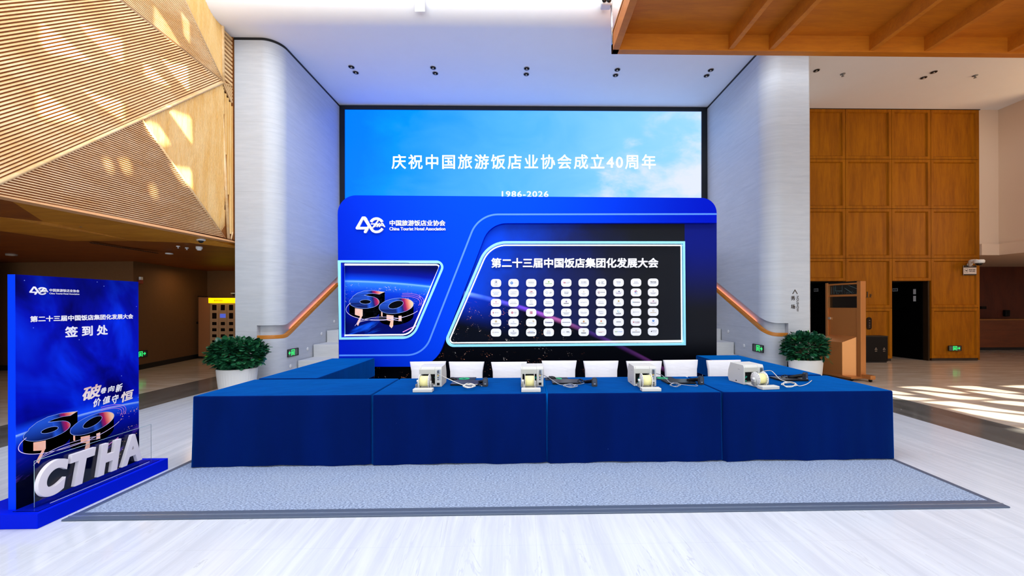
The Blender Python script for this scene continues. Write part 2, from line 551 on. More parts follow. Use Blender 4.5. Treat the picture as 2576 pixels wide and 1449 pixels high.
flo_px = [
 [(150,392),(300,381),(620,378),(850,400),(1100,440),(1400,500),(1200,502),(900,472),(500,427)],
 [(1060,378),(1250,371),(1550,372),(1800,408),(2100,452),(2400,500),(2100,497),(1700,453),(1300,410)],
 [(380,465),(600,470),(1000,510),(1400,558),(1880,605),(1500,618),(1200,610),(900,562),(600,507)],
 [(1380,460),(1700,470),(2100,508),(2434,545),(2700,590),(2434,612),(2150,592),(1800,532)],
 [(-300,440),(50,455),(250,490),(430,522),(200,524),(-100,507),(-300,482)],
 [(-400,535),(50,534),(400,567),(800,610),(500,631),(100,612),(-300,582)],
 [(560,660),(800,650),(1150,652),(1500,702),(2000,790),(2434,850),(2700,882),(2434,880),(1900,830),(1300,762),(800,692)],
 [(1080,785),(1300,790),(1800,840),(2434,912),(2800,960),(2800,1060),(2434,1045),(2000,982),(1500,882)],
 [(1680,650),(1900,640),(2200,645),(2434,665),(2800,720),(2800,770),(2434,740),(2000,692)],
 [(2000,372),(2300,358),(2700,360),(2900,400),(2434,415)],
 [(2150,1160),(2434,1142),(2700,1170),(2700,1260),(2434,1240)],
]
holes = []
for pl in fac_px: holes.append([to_roof(P(x, y, 'x', -5.98)) for x, y in pl])
for pl in flo_px: holes.append([to_roof(P(2240+x/7.244, 920+y/7.244, 'z', 0)) for x, y in pl])
cu = bpy.data.curves.new('roof_tmp', 'CURVE'); cu.dimensions = '2D'; cu.fill_mode = 'BOTH'
for lp in [[(-15, -24), (22, -24), (22, 8.6), (-15, 8.6)]]+holes:
    sp = cu.splines.new('POLY'); sp.points.add(len(lp)-1); sp.use_cyclic_u = True
    for q, (x, y) in zip(sp.points, lp): q.co = (x, y, 0, 1)
co = bpy.data.objects.new('roof_tmp', cu); COL.objects.link(co)
dg = bpy.context.evaluated_depsgraph_get(); dg.update()
me = bpy.data.meshes.new_from_object(co.evaluated_get(dg)); bpy.data.objects.remove(co)
for v in me.vertices: v.co.z = ROOF_Z
ro = bpy.data.objects.new('roof_gobo', me); COL.objects.link(ro); me.materials.append(M_plaster); struct(ro)

# --- outer shell of the hall, mostly outside the frame
mb = MB(); mb.box((20, -12, 0), (20.2, 17, 9.6)); struct(mb.build('wall_right', M_plaster_warm))
mb = MB(); mb.box((-14.9, -12, 0), (-14.7, 17, 9.6)); struct(mb.build('wall_left', M_brownwall))

# --- main white ceiling with its rounded fascia
mb = MB()
prof = [(8.0-.42, ROOF_Z)]
for i in range(13):
    a = math.pi/2*i/12
    prof.append((8.0-.42*math.cos(a), ZC+.42-.42*math.sin(a)))
prof += [(14.0, ZC), (14.0, ZC+.5), (8.4, ZC+.5), (8.4, ROOF_Z)]
prof[0] = (7.58, ROOF_Z)
XL, XR = -6.13, 20.0
rows = [[Vector((XL, y, z)) for y, z in prof], [Vector((XR, y, z)) for y, z in prof]]
mb.grid(rows, smooth=True, wrap=True)
n = len(prof)
mb.f.append(list(range(n))); mb.mi.append(0); mb.sm.append(False)
mb.f.append([n+i for i in range(n)][::-1]); mb.mi.append(0); mb.sm.append(False)
o = struct(fix_normals(mb.build('ceiling', M_plaster)))
em = o.modifiers.new('split', 'EDGE_SPLIT'); em.split_angle = math.radians(35)

# --- video-wall niche back wall
mb = MB(); mb.box((-5.3, YS+.12, 0), (5.4, YS+.3, ZC)); struct(mb.build('wall_back', M_black))

# --- pillars with recessed handrails
def pillar(name, side, x_out, x_in):
    """side=-1 left, +1 right; x_in faces the stair"""
    r = .34; NA = 30
    pts = []
    sx = -side        # direction from pillar centre to the stair
    # footprint: start at outer front, along the front, rounded inner corner, inner face to the back
    foot = [(x_out, YP)] if side < 0 else [(x_out-.0, YP+.06), (x_out-.06, YP)]
    cx = x_in-sx*r; cy = YP+r
    arc = []
    for i in range(NA+1):
        a = math.pi/2*i/NA
        arc.append((cx+sx*r*math.sin(a), cy-r*math.cos(a)))
    foot += arc
    foot += [(x_in, YS+.3), (x_out, YS+.3)]
    fr = Fr((0, 0, 0), (1, 0, 0), (0, 1, 0), (0, 0, 1))
    mb = MB(); mb.prism(fr, [foot], 0, ZC-.055)
    o = fix_normals(mb.build(name, M_stone))
    # handrail recess path on the surface
    xe = -5.56 if side < 0 else 5.60
    path = [(xe, YP, 0.)]
    k = 6
    for i in range(1, k): path.append((xe+(cx-xe)*i/k, YP, 0.))
    for (x, y) in arc: path.append((x, y, 0.))
    ys0, ys1 = YP+r, 11.05
    for i in range(1, 19):
        path.append((x_in, ys0+(ys1-ys0)*i/18, 0.))
    # rise: level, then a smooth turn into the stair slope .555
    L = [0.]
    for i in range(1, len(path)):
        L.append(L[-1]+math.hypot(path[i][0]-path[i-1][0], path[i][1]-path[i-1][1]))
    s0 = L[k]+(.50 if side < 0 else .22); SL = .52 if side < 0 else .457
    def rise(s):
        q = s-s0; w = .13
        if q < -w: return 0.
        if q > w: return SL*q
        return SL*(q+w)**2/(4*w)
    nrm = []
    for i, (x, y, _) in enumerate(path):
        if i <= k: nrm.append((0., -1.))
        elif i < k+len(arc):
            a = math.pi/2*(i-k)/NA if i-k <= NA else math.pi/2
            nrm.append((sx*math.sin(a), -math.cos(a)))
        else: nrm.append((sx*1., 0.))
    z0 = .945
    def sweep(din, dout, za, zb):
        """solid swept along the path between offsets (negative = into the stone)"""
        rows = []
        for (x, y, _), (nx, ny), s in zip(path, nrm, L):
            h = rise(s)
            rows.append([Vector((x+nx*d, y+ny*d, z0+z+h)) for d, z in ((din, za), (dout, za), (dout, zb), (din, zb))])
        m = MB(); m.grid(rows, smooth=False, wrap=True)
        n_ = len(rows)
        m.f.append([0, 1, 2, 3]); m.mi.append(0); m.sm.append(False)
        m.f.append([(n_-1)*4+q for q in (3, 2, 1, 0)]); m.mi.append(0); m.sm.append(False)
        return m
    cut = fix_normals(sweep(-.11, .06, 0., .285).build('cutter_tmp', M_stone))
    bo = o.modifiers.new('b', 'BOOLEAN'); bo.operation = 'DIFFERENCE'; bo.object = cut; bo.solver = 'EXACT'
    dg = bpy.context.evaluated_depsgraph_get(); dg.update()
    m2 = bpy.data.meshes.new_from_object(o.evaluated_get(dg))
    o.modifiers.clear(); o.data = m2; o.data.name = name
    bpy.data.objects.remove(cut)
    for p in m2.polygons: p.use_smooth = False
    struct(o)
    rl = fix_normals(sweep(-.072, .0, 0.0, .078).build('handrail', M_rail, None, .008, 2))
    tag(rl, ('oak handrail set in the recess of the left stone pillar' if side < 0 else 'oak handrail set in the recess of the right stone pillar'), 'handrail', 'handrails of the staircase')
    lm = sweep(-.106, -.078, .03, .036)
    lm.f = [f for f in lm.f if min(f) >= 4*(k+NA+2)]; lm.mi = [0]*len(lm.f); lm.sm = [False]*len(lm.f)
    lm.build('led_strip', M_led_warm, rl)
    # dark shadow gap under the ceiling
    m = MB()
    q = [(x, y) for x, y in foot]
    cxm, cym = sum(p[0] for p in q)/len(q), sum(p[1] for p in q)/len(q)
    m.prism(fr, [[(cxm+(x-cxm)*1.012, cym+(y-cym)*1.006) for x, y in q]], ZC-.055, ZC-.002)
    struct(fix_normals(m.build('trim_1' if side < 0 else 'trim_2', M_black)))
    return o
pillar('pillar_left', -1, -6.0, -5.12)
pillar('pillar_right', 1, 6.12, 5.15)

# --- staircase behind the backdrop
yA, zA, tr, rs = 9.02, .41, .65, .295
mb = MB()
y, z = yA-tr, zA-rs
prof = [(y, 0)]
for i in range(6):
    prof += [(y, z), (y+tr, z)]
    y += tr; z += rs
prof = [(a, min(b, 9)) for a, b in prof if a <= YS+.02]
prof[-1] = (YS+.1, prof[-1][1]); prof.append((YS+.1, 0))
fr = Fr((0, 0, 0), (0, 1, 0), (0, 0, 1), (1, 0, 0))
mb.prism(fr, [prof], -5.1, 5.13)
struct(fix_normals(mb.build('stairs', M_stair, None, .008)))

# --- slatted faceted facade on the left
def vx(px, py, X): return P(px, py, 'x', X)
V3 = vx(-60, 484, -5.96); V1 = vx(560, 207, -6.0); V4 = vx(566, 602, -6.12)
top = Vector((-6.35, V1.y-1.2, ROOF_Z))
nF1 = (V1-V3).cross(top-V3).normalized()
def on_plane(px, py, p0, nn):
    d = ray(px, py); c = Vector((0, 0, CAMZ)); return c+d*((p0-c).dot(nn)/d.dot(nn))
V2 = on_plane(355, 302, V3, nF1)
B14 = on_plane(300, 0, V3, nF1)
d14 = (B14-V1); T14 = V1+d14*((ROOF_Z-V1.z)/d14.z)
low = Vector((V3.x, V3.y-3.2, V3.z-.0)); lowt = Vector((V3.x-.3, V3.y-3.2, ROOF_Z))
V0 = V3+(V3-V2)*1.0
Fpoly = []
F1 = [V3, V2, V1, T14, Vector((T14.x, V3.y-3.0, ROOF_Z)), Vector((V3.x, V3.y-3.0, V3.z))]
Fpoly.append(('wood_slat_facade_upper', F1, (V2-V3).normalized(), .035, .022, .022, M_slat, M_slat_back))
F2 = [V3, V4, V2]
Fpoly.append(('b', F2, (V4-V3).normalized(), .031, .017, .02, M_slat, M_slat_back))
F3 = [V2, V4, V1]
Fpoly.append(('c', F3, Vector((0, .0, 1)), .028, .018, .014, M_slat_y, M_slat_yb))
B45 = vx(462, 0, -6.05); d45 = B45-V1; T45 = V1+d45*((ROOF_Z-V1.z)/d45.z)
Fpoly.append(('d', [V1, T45, T14], (T14-V1).normalized(), .030, .017, .02, M_slat, M_slat_back))
S1 = Vector((V1.x-.02, V1.y, ROOF_Z))
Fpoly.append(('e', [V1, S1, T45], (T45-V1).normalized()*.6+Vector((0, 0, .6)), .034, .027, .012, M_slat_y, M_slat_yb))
YE = YP+.02
s0, s1_ = Vector((-6.06, V1.y+.03, V1.z+.02)), Vector((-6.06, YE, V1.z-.3))
Fpoly.append(('f', [s0, Vector((-6.06, YE, V1.z+.12)), Vector((-6.06, YE, ROOF_Z)), Vector((-6.06, s0.y, ROOF_Z))], Vector((0, 1, -.1)).normalized(), .085, .05, .03, M_slat, M_slat_back))
Fpoly.append(('g', [s0, s1_, Vector((-6.06, YE, V1.z+.08))], (s1_-s0).normalized(), .05, .028, .03, M_slat, M_slat_back))
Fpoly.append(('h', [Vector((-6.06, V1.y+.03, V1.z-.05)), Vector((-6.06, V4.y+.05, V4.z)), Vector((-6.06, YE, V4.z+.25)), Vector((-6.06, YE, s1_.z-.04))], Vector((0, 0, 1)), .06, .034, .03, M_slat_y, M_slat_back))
def clip_line(poly2, c, axis):
    """intersections of line v=c with polygon -> sorted u"""
    us = []
    for i in range(len(poly2)):
        (u0, v0), (u1, v1) = poly2[i], poly2[(i+1) % len(poly2)]
        if (v0-c)*(v1-c) < 0: us.append(u0+(u1-u0)*(c-v0)/(v1-v0))
    return sorted(us)
fac = thing('slatted_wood_facade', 'folded oak slat facade high on the left above the corridor', 'wall cladding', (XF, 6, 3))
edges = set()
for i, (nm, poly, d, pitch, wid, dep, m1, m2) in enumerate(Fpoly):
    nn = (poly[1]-poly[0]).cross(poly[2]-poly[0]).normalized()
    if nn.x < 0: nn = -nn
    d = (d-nn*d.dot(nn)).normalized(); e = nn.cross(d)
    o0 = poly[0]
    p2 = [((p-o0).dot(d), (p-o0).dot(e)) for p in poly]
    mb = MB()
    mb.sheet(Fr(o0, d, e, nn), [p2], 0., 1)
    vmin, vmax = min(p[1] for p in p2), max(p[1] for p in p2)
    c = vmin+pitch*.5
    fr = Fr(o0, d, e, nn)
    while c < vmax:
        us = clip_line(p2, c, 0)
        for a, b in zip(us[::2], us[1::2]):
            a += .012; b -= .012
            if b-a > .02: 
                lo, hi = c-wid/2, c+wid/2
                vs = [fr(a, lo, 0), fr(b, lo, 0), fr(b, hi, 0), fr(a, hi, 0), fr(a, lo+.003, dep), fr(b, lo+.003, dep), fr(b, hi-.003, dep), fr(a, hi-.003, dep)]
                mb.add(vs, [(4, 5, 6, 7), (0, 1, 5, 4), (1, 2, 6, 5), (2, 3, 7, 6), (3, 0, 4, 7)], 0)
        c += pitch
    mb.build('slat_panel', [m1, m2], fac)
mb = MB()
def bar(a, b, r=.03, mi=0): mb.tube([a+Vector((.015, 0, 0)), b+Vector((.015, 0, 0))], r, 4, mi)
bar(V3, V1, .026); bar(V2, V4, .022); bar(V1, T45, .02); bar(V1, S1, .03); bar(Vector((-6.06, V1.y, V1.z)), Vector((-6.08, V4.y+.02, V4.z)), .032)
bar(V1, T14, .018); bar(s0, Vector((-6.06, YE, V1.z+.1)), .02); bar(Vector((-6.06, V4.y+.06, V4.z)), Vector((-6.06, YE, V4.z+.27)), .018)
mb.build('edge_batten', M_slat, fac)
mb = MB(); mb.box((-6.16, V1.y-.12, V4.z), (-6.095, YE, ROOF_Z)); mb.build('strip_backing', M_slat_back, fac)
mb = MB(); mb.box((-6.13, YE-.03, V4.z), (-6.02, YE+.03, ROOF_Z)); mb.build('end_trim', M_slat_back, fac)
ZF = V4.z
mb = MB()
Lf = V3+Vector((0, -3.0, 0))
mb.grid([[Vector((-5.94, V3.y-3, V3.z)), Vector((-6.04, V4.y+.3, V4.z-.0))], [Vector((-5.90, V3.y-3, V3.z-.045)), Vector((-6.0, V4.y+.3, V4.z-.045))], [Vector((-6.0, V3.y-3, V3.z-.06)), Vector((-6.1, V4.y+.3, V4.z-.06))]], smooth=False)
mb.build('bottom_trim', mat('trim_oak', '#d39a66', .45), fac)
# back of the facade volume so no light leaks behind it
mb = MB(); mb.box((-6.5, V3.y-4, 3.05), (-6.42, YP+.1, ROOF_Z)); struct(mb.build('wall_facade_backing', M_slat_back))

# --- soffit and corridor on the left
def sz(px, py, z): return P(px, py, 'z', z)
za, zb, zc = 2.93, 2.86, 2.98
mb = MB()
def poly(vs, mi=0): mb.add(vs, [tuple(range(len(vs)))], mi)
E0, E1 = Vector((-5.98, 1.0, za)), Vector((-6.06, 8.6, za))
c0, c1, c2 = sz(0, 487, zc), sz(440, 575, zc), sz(540, 606, za+.0)
k0, k1, k2 = sz(108, 557, zc-.02), sz(0, 546, zc-.05), sz(-300, 528, zc-.05)
l0, l1, l2, l3, l4 = sz(-250, 548, zb), sz(0, 581, zb), sz(178, 606, zb), sz(340, 606, zb), sz(480, 611, zb)
c00 = sz(-500, 400, zc)
poly([E0, E1, c2, c1, c0, c00])                       # band along the edge
poly([c0, c1, c2, l4, l3, k0], 0)
poly([k0, l3, l2, l1, k1], 0)
poly([E1, Vector((-6.0, 8.62, 2.845)), l4, c2], 0)
poly([k1, l1, l0, k2], 0)
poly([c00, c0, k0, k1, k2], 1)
o = mb.build('soffit_fold_tmp', [M_soffit, M_soffit_shade]); o.name = 'ceiling_left'; struct(o)
mb = MB()
zd0, zd1 = 2.85, 2.78
poly([Vector((-14.8, .5, 3.0)), Vector((-14.8, 15, 3.0)), Vector((-6.0, 15, 3.0)), Vector((-6.0, 8.4, 3.0)), Vector((-6.4, .5, 3.05))], 0)
poly([Vector((-14.8, 7.0, zd0)), l1+Vector((-2.5, -.6, 0)), l1, l2, Vector((-9.9, 10.3, zd1)), Vector((-14.8, 10.6, zd1))], 0)
poly([l2, l3, l4, Vector((-6.0, 8.62, zd0)), Vector((-6.0, 15, zd1)), Vector((-11.0, 15, zd1)), Vector((-9.9, 10.3, zd1))], 0)
struct(mb.build('ceiling_corridor_left', M_soffit_shade))
mb = MB()
WC = Vector((-9.93, 10.28, 0))
mb.add([(-14.8, 10.62, 0), WC, WC+Vector((0, 0, 2.95)), (-14.8, 10.62, 2.95)], [(0, 1, 2, 3)])
WE = Vector((-10.42, 13.25, 0))
mb.add([WC, WE, WE+Vector((0, 0, 2.95)), WC+Vector((0, 0, 2.95))], [(0, 1, 2, 3)])
mb.add([WE, (-5.9, 13.4, 0), (-5.9, 13.4, 2.95), WE+Vector((0, 0, 2.95))], [(0, 1, 2, 3)])
struct(mb.build('wall_corridor_left', M_brownwall))
mb = MB()
for a, b in (((-14.8, 10.62), (WC.x, WC.y)), ((WC.x, WC.y), (WE.x, WE.y))):
    a, b = Vector((*a, 0)), Vector((*b, 0)); dd = (b-a).normalized(); nn = Vector((dd.y, -dd.x, 0))
    mb.add([a+nn*.0, b+nn*.0, b+nn*.02, a+nn*.02, a+Vector((0,0,.13)), b+Vector((0,0,.13)), b+nn*.02+Vector((0,0,.13)), a+nn*.02+Vector((0,0,.13))], [(0,1,2,3),(4,5,6,7),(3,2,6,7)])
struct(mb.build('baseboard_left', M_black))
mb = MB(); mb.box((-6.3, 8.8, 0), (-6.02, 13.4, ZC)); struct(mb.build('wall_pillar_return', M_stone))
mb = MB(); mb.box((-13.6, 9.6, 0), (-12.86, 9.9, 2.9)); struct(mb.build('trim_3', M_black))

# --- wood panelled wall on the right, with two doors
YW = 11.18
def Wp(px, py): p = P(px, py, 'y', YW); return p
cx_ = [Wp(x, 800).x for x in (1990, 2125, 2241, 2339, 2459)]
rz_ = [Wp(2250, y).z for y in (277, 402, 526, 650, 707, 775)]+[0.07]
cells = []
for c in range(4):
    for r in range(3): cells.append((c, rz_[r+1], rz_[r]))
for c in (1, 3):
    cells.append((c, rz_[5], rz_[3])); cells.append((c, .07, rz_[5]))
for c in (0, 2): cells.append((c, rz_[4], rz_[3]))
mb = MB()
frw = Fr((0, YW, 0), (1, 0, 0), (0, 0, 1), (0, -1, 0))
for c, z0, z1 in cells:
    a, b = cx_[c]+.006, cx_[c+1]-.006; z0 += .006; z1 -= .006
    t_ = .075
    mb.box((a-.006, YW, z0-.006), (b+.006, YW+.12, z1+.006))
    o2 = [(a, z0), (b, z0), (b, z1), (a, z1)]; i2 = [(a+t_, z0+t_), (b-t_, z0+t_), (b-t_, z1-t_), (a+t_, z1-t_)]
    i3 = [(a+t_*1.3, z0+t_*1.3), (b-t_*1.3, z0+t_*1.3), (b-t_*1.3, z1-t_*1.3), (a+t_*1.3, z1-t_*1.3)]
    for q in range(4):
        w = (q+1) % 4
        mb.add([frw(*o2[q], .045), frw(*o2[w], .045), frw(*i2[w], .045), frw(*i2[q], .045)], [(0, 1, 2, 3)])
        mb.add([frw(*i2[q], .045), frw(*i2[w], .045), frw(*i3[w], .006), frw(*i3[q], .006)], [(0, 1, 2, 3)])
        mb.add([frw(*o2[q], 0), frw(*o2[w], 0), frw(*o2[w], .045), frw(*o2[q], .045)], [(0, 1, 2, 3)])
    mb.add([frw(*p, .006) for p in i3], [(0, 1, 2, 3)])
# return edge on the right
mb.box((cx_[4]-.012, YW-.03, 0.02), (cx_[4]+.03, YW+2.6, rz_[0]))
struct(mb.build('wall_back_right', M_panel))
mb = MB(); mb.box((cx_[0], YW-.05, rz_[0]), (cx_[4]+.05, YW+.2, rz_[0]+.06)); struct(mb.build('trim_4', M_black))
mb = MB()
for c in (1, 3): mb.box((cx_[c]+.03, YW-.02, 0), (cx_[c+1]-.02, YW+.1, .07))
struct(mb.build('baseboard_back_right', mat('dark_plinth', '#2a1a0c', .6)))
# door recesses + leaves
for k, c in enumerate((0, 2)):
    a, b, zt = cx_[c], cx_[c+1], rz_[4]
    mb = MB(); mb.box((a, YW+.11, zt), (b, YW+1.6, zt+.05)); mb.box((a-.02, YW+.1, 0), (a+.02, YW+1.6, zt)); mb.box((b-.02, YW+.1, 0), (b+.02, YW+1.6, zt)); mb.box((a, YW+1.55, 0), (b, YW+1.6, zt))
    dr = struct(mb.build('door_%d' % (k+1), M_dark))
    hx = b-.10
    ang = math.radians(84)
    M = Matrix.Translation((hx, YW+.16, 0)) @ Matrix.Rotation(-ang, 4, 'Z')
    wid = 1.0
    mb = MB(); mb.box((-wid, 0, .01), (0, .05, zt-.01), 0, M); mb.build('door_leaf', M_blackgloss if 0 else mat('door_black', '#020202', .6, spec=.05), dr)
    frm = MB(); frm.box((b-.055, YW-.005, 0), (b-.01, YW+.14, zt)); frm.build('door_frame', mat('door_frame_bronze', '#3c2a18', .4, .5), dr)
    fl = lambda u, v, d=0, M=M: M @ Vector((u, -d-.001, v))
    mb = MB(); mb.prism(fl, [[(-wid+.20, zt-.27), (-wid+.36, zt-.27), (-wid+.36, zt-.17), (-wid+.20, zt-.17)]], 0, .006)
    mb.build('door_plate', mat('door_plate_grey', '#8d8d90', .4), dr)
    mb = MB()
    for u0, v in ((-wid+.22, zt-.22), (-wid+.29, zt-.22)): mb.prism(fl, [[(u0, v-.022), (u0+.045, v-.022), (u0+.045, v+.022), (u0, v+.022)]], .006, .008)
    mb.build('door_plate_symbol', M_darkgrey, dr)
    if k:
        for v0, v1 in ((zt-.37, zt-.22), (zt-.58, zt-.42)):
            mb = MB(); mb.prism(fl, [[(-.20, v0), (-.13, v0), (-.13, v1), (-.20, v1)]], 0, .006)
            mb.build('door_label', mat('door_patch_pale', '#b9b9bb', .5), dr)  # pale upright rectangles near the hinge side of the leaf
# plaster return and lower corridor on the right
XRW = 13.62
mb = MB()
mb.box((cx_[4]+.03, YW-.02, 3.02), (XRW+.02, YW+.1, ZC))
mb.box((XRW, 9.9, 3.02), (XRW+.15, YW+.1, ZC+.02))
struct(mb.build('wall_upper_right', M_plaster_warm))
mb = MB(); mb.box((12.9, YW+.1, 3.02), (20, 15.5, 3.1)); mb.box((XRW+.15, 9.9, 3.02), (20, YW+.1, 3.1)); mb.box((XRW+.15, 9.9, 3.1), (20, 10.0, ZC))
mb.box((cx_[4]+.03, YW-.09, 3.018), (XRW+.02, YW+.1, 3.34)); mb.box((XRW-.07, 9.9, 3.018), (XRW+.16, YW-.02, 3.34))
struct(mb.build('ceiling_corridor_right', M_plaster_warm))
mb = MB(); mb.box((8, 14.6, 0), (20, 14.75, 3.1)); mb.add([(13.1, 14.55, 2.3), (13.95, 14.55, 1.75), (13.1, 14.55, 1.2)], [(0, 2, 1)], 1)
struct(mb.build('wall_corridor_right', [M_redwood, mat('wall_fold_wood', '#66301a', .5)]))
ct = thing('reception_counter', 'dark wood reception counter in the dim corridor on the far right', 'counter', (15.3, 13.9, 0))
mb = MB(); mb.box((14.25, 13.6, .1), (18.5, 14.2, 1.05)); mb.build('counter_front', mat('counter_wood', fn=wood_fn('#5c2a12', '#70361a', 1, 3, 8, .4)), ct)
mb = MB(); mb.box((14.2, 13.55, 1.05), (18.5, 14.25, 1.09)); mb.build('counter_top', mat('counter_top_wood', '#8a5426', .35), ct)
mb = MB(); mb.box((14.3, 13.64, 0), (18.5, 14.2, .1)); mb.build('plinth', M_black, ct)
mb = MB(); p = P(2478, 774, 'y', 14.5); mb.box((p.x-.12, 14.52, p.z-.05), (p.x+.08, 14.6, p.z+.05)); tag(mb.build('wall_switch', M_blackp), 'small black wall switch left of the reception counter', 'switch')
mb = MB(); p = P(2536, 788, 'y', 14.5); mb.box((p.x-.09, 14.5, p.z-.12), (p.x+.09, 14.6, p.z+.12)); tag(mb.build('wall_box', M_blackp, None, .02), 'upright black wall box above the reception counter', 'wall box')

# --- timber coffer hanging in front of the fascia at top right
mb = MB()
Zc = 6.42
xl = P(1572, 37, 'z', Zc).x
Y1, Y0 = 7.56, 4.6
mb.box((xl, Y1-.14, Zc), (19.9, Y1, Zc+.34))
mb.box((xl, Y0, Zc), (xl+.12, Y1, Zc+.34))
mb.box((xl, Y0, Zc), (19.9, Y0+.14, Zc+.34))
mb.box((xl, Y0, Zc+.30), (19.9, Y1, Zc+.38))
for px in (1838, 1940, 2192, 2330, 2540, 2680, 2900):
    x = P(px, 28, 'y', Y1-.14).x
    mb.box((x-.045, Y0, Zc+.02), (x+.045, Y1-.13, Zc+.31))
tag(mb.build('coffered_wood_canopy', M_coffer, None, .004), 'ribbed oak canopy under the white fascia at upper right', 'canopy')

# ------------------------------------------------------------------ video wall
sc_ = thing('video_wall', 'large lit screen with blue sky and white congratulation lettering', 'screen', (0, YS, 2))
FS = lambda u, v, d=0.: P(u, v, 'y', YS)+Vector((0, -d, 0))
def m_screen(t):
    x, y, z = t.pos()
    n = t.noise(t.xyz(x*.55, 0., z*1.0), 1., 5, .55, .6)
    n2 = t.noise(t.xyz(x*1.1, 4., z*1.6), 1., 5, .6, .3)
    u = (x+5.)/10.; v = (z-3.)/4.
    base = t.ramp((u*.95+n*.28-.14-(v-.5)*.1).clamp(), [(0, (0, .105, .85)), (.12, (0, .15, .85)), (.42, (.045, .235, .85)), (.7, (.12, .31, .75)), (1, (.20, .36, .70))])
    cl = ((n*.65+n2*.35)+(u-.5)*.62-(v-.5)*.34).ss(.58, .86)
    c = t.mix(cl, base, (.37, .40, .56))
    return {'Base Color': (0, 0, 0), 'Roughness': .5, 'Emission Color': c, 'Emission Strength': 2.2, 'Specular IOR Level': .1}
mb = MB(); mb.add([FS(868, 276), FS(1764, 281), FS(1764, 640), FS(868, 640)], [(0, 1, 2, 3)])
mb.build('display_panel', mat('sky_display', fn=m_screen), sc_)
mb = MB()
lo, hi = [(855, 266), (1779, 271), (1779, 660), (855, 660)], [(868, 276), (1764, 281), (1764, 640), (868, 640)]
mb.prism(FS, [lo, hi], -.1, .03); mb.build('bezel', mat('bezel_black', '#0d0f14', .35), sc_)
M_glow = mat('screen_lettering_glow', '#ffffff', .5, emit='#ffffff', estr=1.15)
mb = MB()
mb.text(FS, '庆祝中国旅游饭店业协会成立40周年', 1317.5, 407, 664, 37, .004, .004, .012, sy=-1, spacing=1.22)
mb.text(FS, '1986-2026', 1321, 488.5, 117, 15, .004, .004, .012, sy=-1, spacing=1.15)
mb.build('screen_lettering', M_glow, sc_)

# ------------------------------------------------------------------ backdrop
FB = lambda u, v, d=0.: P(u, v, 'y', YB)+Vector((0, -d, 0))
def FBf(front): return lambda u, v, d=0.: P(u, v, 'y', YB-front)+Vector((0, front-d, 0))     # measured on the plane of the element's own front
FO, FW = FBf(.09), FBf(.10)
bd = thing('event_backdrop', 'large blue event backdrop with company logo grid under the screen', 'backdrop', (0, YB, 0))
def pxcoords(t):
    x, y, z = t.pos()
    # backdrop plane coordinates measured in photo units
    s = FPX/YB
    return 1321.0+x*s, 768.0-(z-CAMZ)*s
def m_space(t):
    u, v = pxcoords(t)
    a = u-1156.
    limb = a*.2+a*a*.00035+731.
    d = v-limb
    n = t.noise(t.xyz(u*.012, v*.012, 0.), 1., 4, .55, .3)
    nb = t.noise(t.xyz(u*.02, v*.02, 5.), 1., 5, .6, .5)
    blue = (u*-1+v*-.55+n*160).ss(-1750., -1450.)          # bright at the upper left
    c = t.mix(blue, '#1c1d22', '#0846de')
    mid = ((u*-1+n*120).ss(-1560., -1180.))
    c = t.mix(mid*(1-blue)*.75, c, '#15267c')
    c = t.mix((v.ss(790., 600.))*(u.gt(1726.))*.8, c, '#0b1a86')
    below = d.ss(-1., 6.)
    earth = t.mix((d.ss(90., 0.))*(u.ss(1330., 1130.)), '#060a16', '#0838d8')
    c = t.mix(below, c, earth)
    dk = (v+u*.0).ss(840., 900.)
    c = t.mix(dk*.9, c, '#020308')
    # limb glow: blue-white at left, purple and magenta to the right
    gcol = t.ramp((a/520.).clamp(), [(0, '#9cc4ff'), (.12, '#3f6dff'), (.34, '#8a4ae8'), (.5, '#e47ab0'), (.62, '#6a3fb0'), (1., '#a04a9c')])
    g = (d.ss(-4., 1.))*(d.ss(13., 1.))*(a.ss(340., 190.)*.62+.33)*(a.gt(-60.))
    c = t.mix(g.clamp(), c, gcol)
    # city lights
    vd, vc = t.voro(t.xyz((u+v*.8)*.13, (v-u*.55)*.30, 0.), 1.)
    den = t.noise(t.xyz(u*.028, v*.04, 2.), 1., 4, .65, .6)
    li = vd.ss(.34, .08)*den.ss(.53, .66)*d.ss(6., 24.)*(u.ss(1520., 1300.))
    c = t.mix(li.clamp(), c, t.mix(nb.ss(.45, .6), '#ff9a6a', '#fff0e6'))
    st = t.noise(t.xyz((u*.7+v*.7)*.3, (v*.7-u*.7)*.02+u*.05, 7.), 1., 3, .6)
    sl = (st.ss(.66, .76))*den.ss(.55, .7)*d.ss(60., 110.)*(u.ss(1560., 1380.))
    c = t.mix(sl.clamp(), c, '#ff9c80')
    return {'Base Color': c, 'Roughness': .4, 'Specular IOR Level': .03}
M_space = mat('printed_earth_at_night', fn=m_space)
out = rounded([(849, 491, 46), (1803, 498, 38), (1803, 1010, 0), (853, 1010, 0)], 10)
lo_ = rounded([(849.5, 654.8, 0), (1124, 655.5, 17), (1040, 852.5, 44), (853, 854.5, 0)], 10)
out = [tuple(map(float, p)) for p in out]
cutw = [(861., 661.), (1108., 661.), (1036., 848.), (861., 848.)]
mb = MB(); mb.prism(FB, [out, cutw], -.16, 0., 0, 1); mb.build('back_board', [M_space, M_signblue], bd)
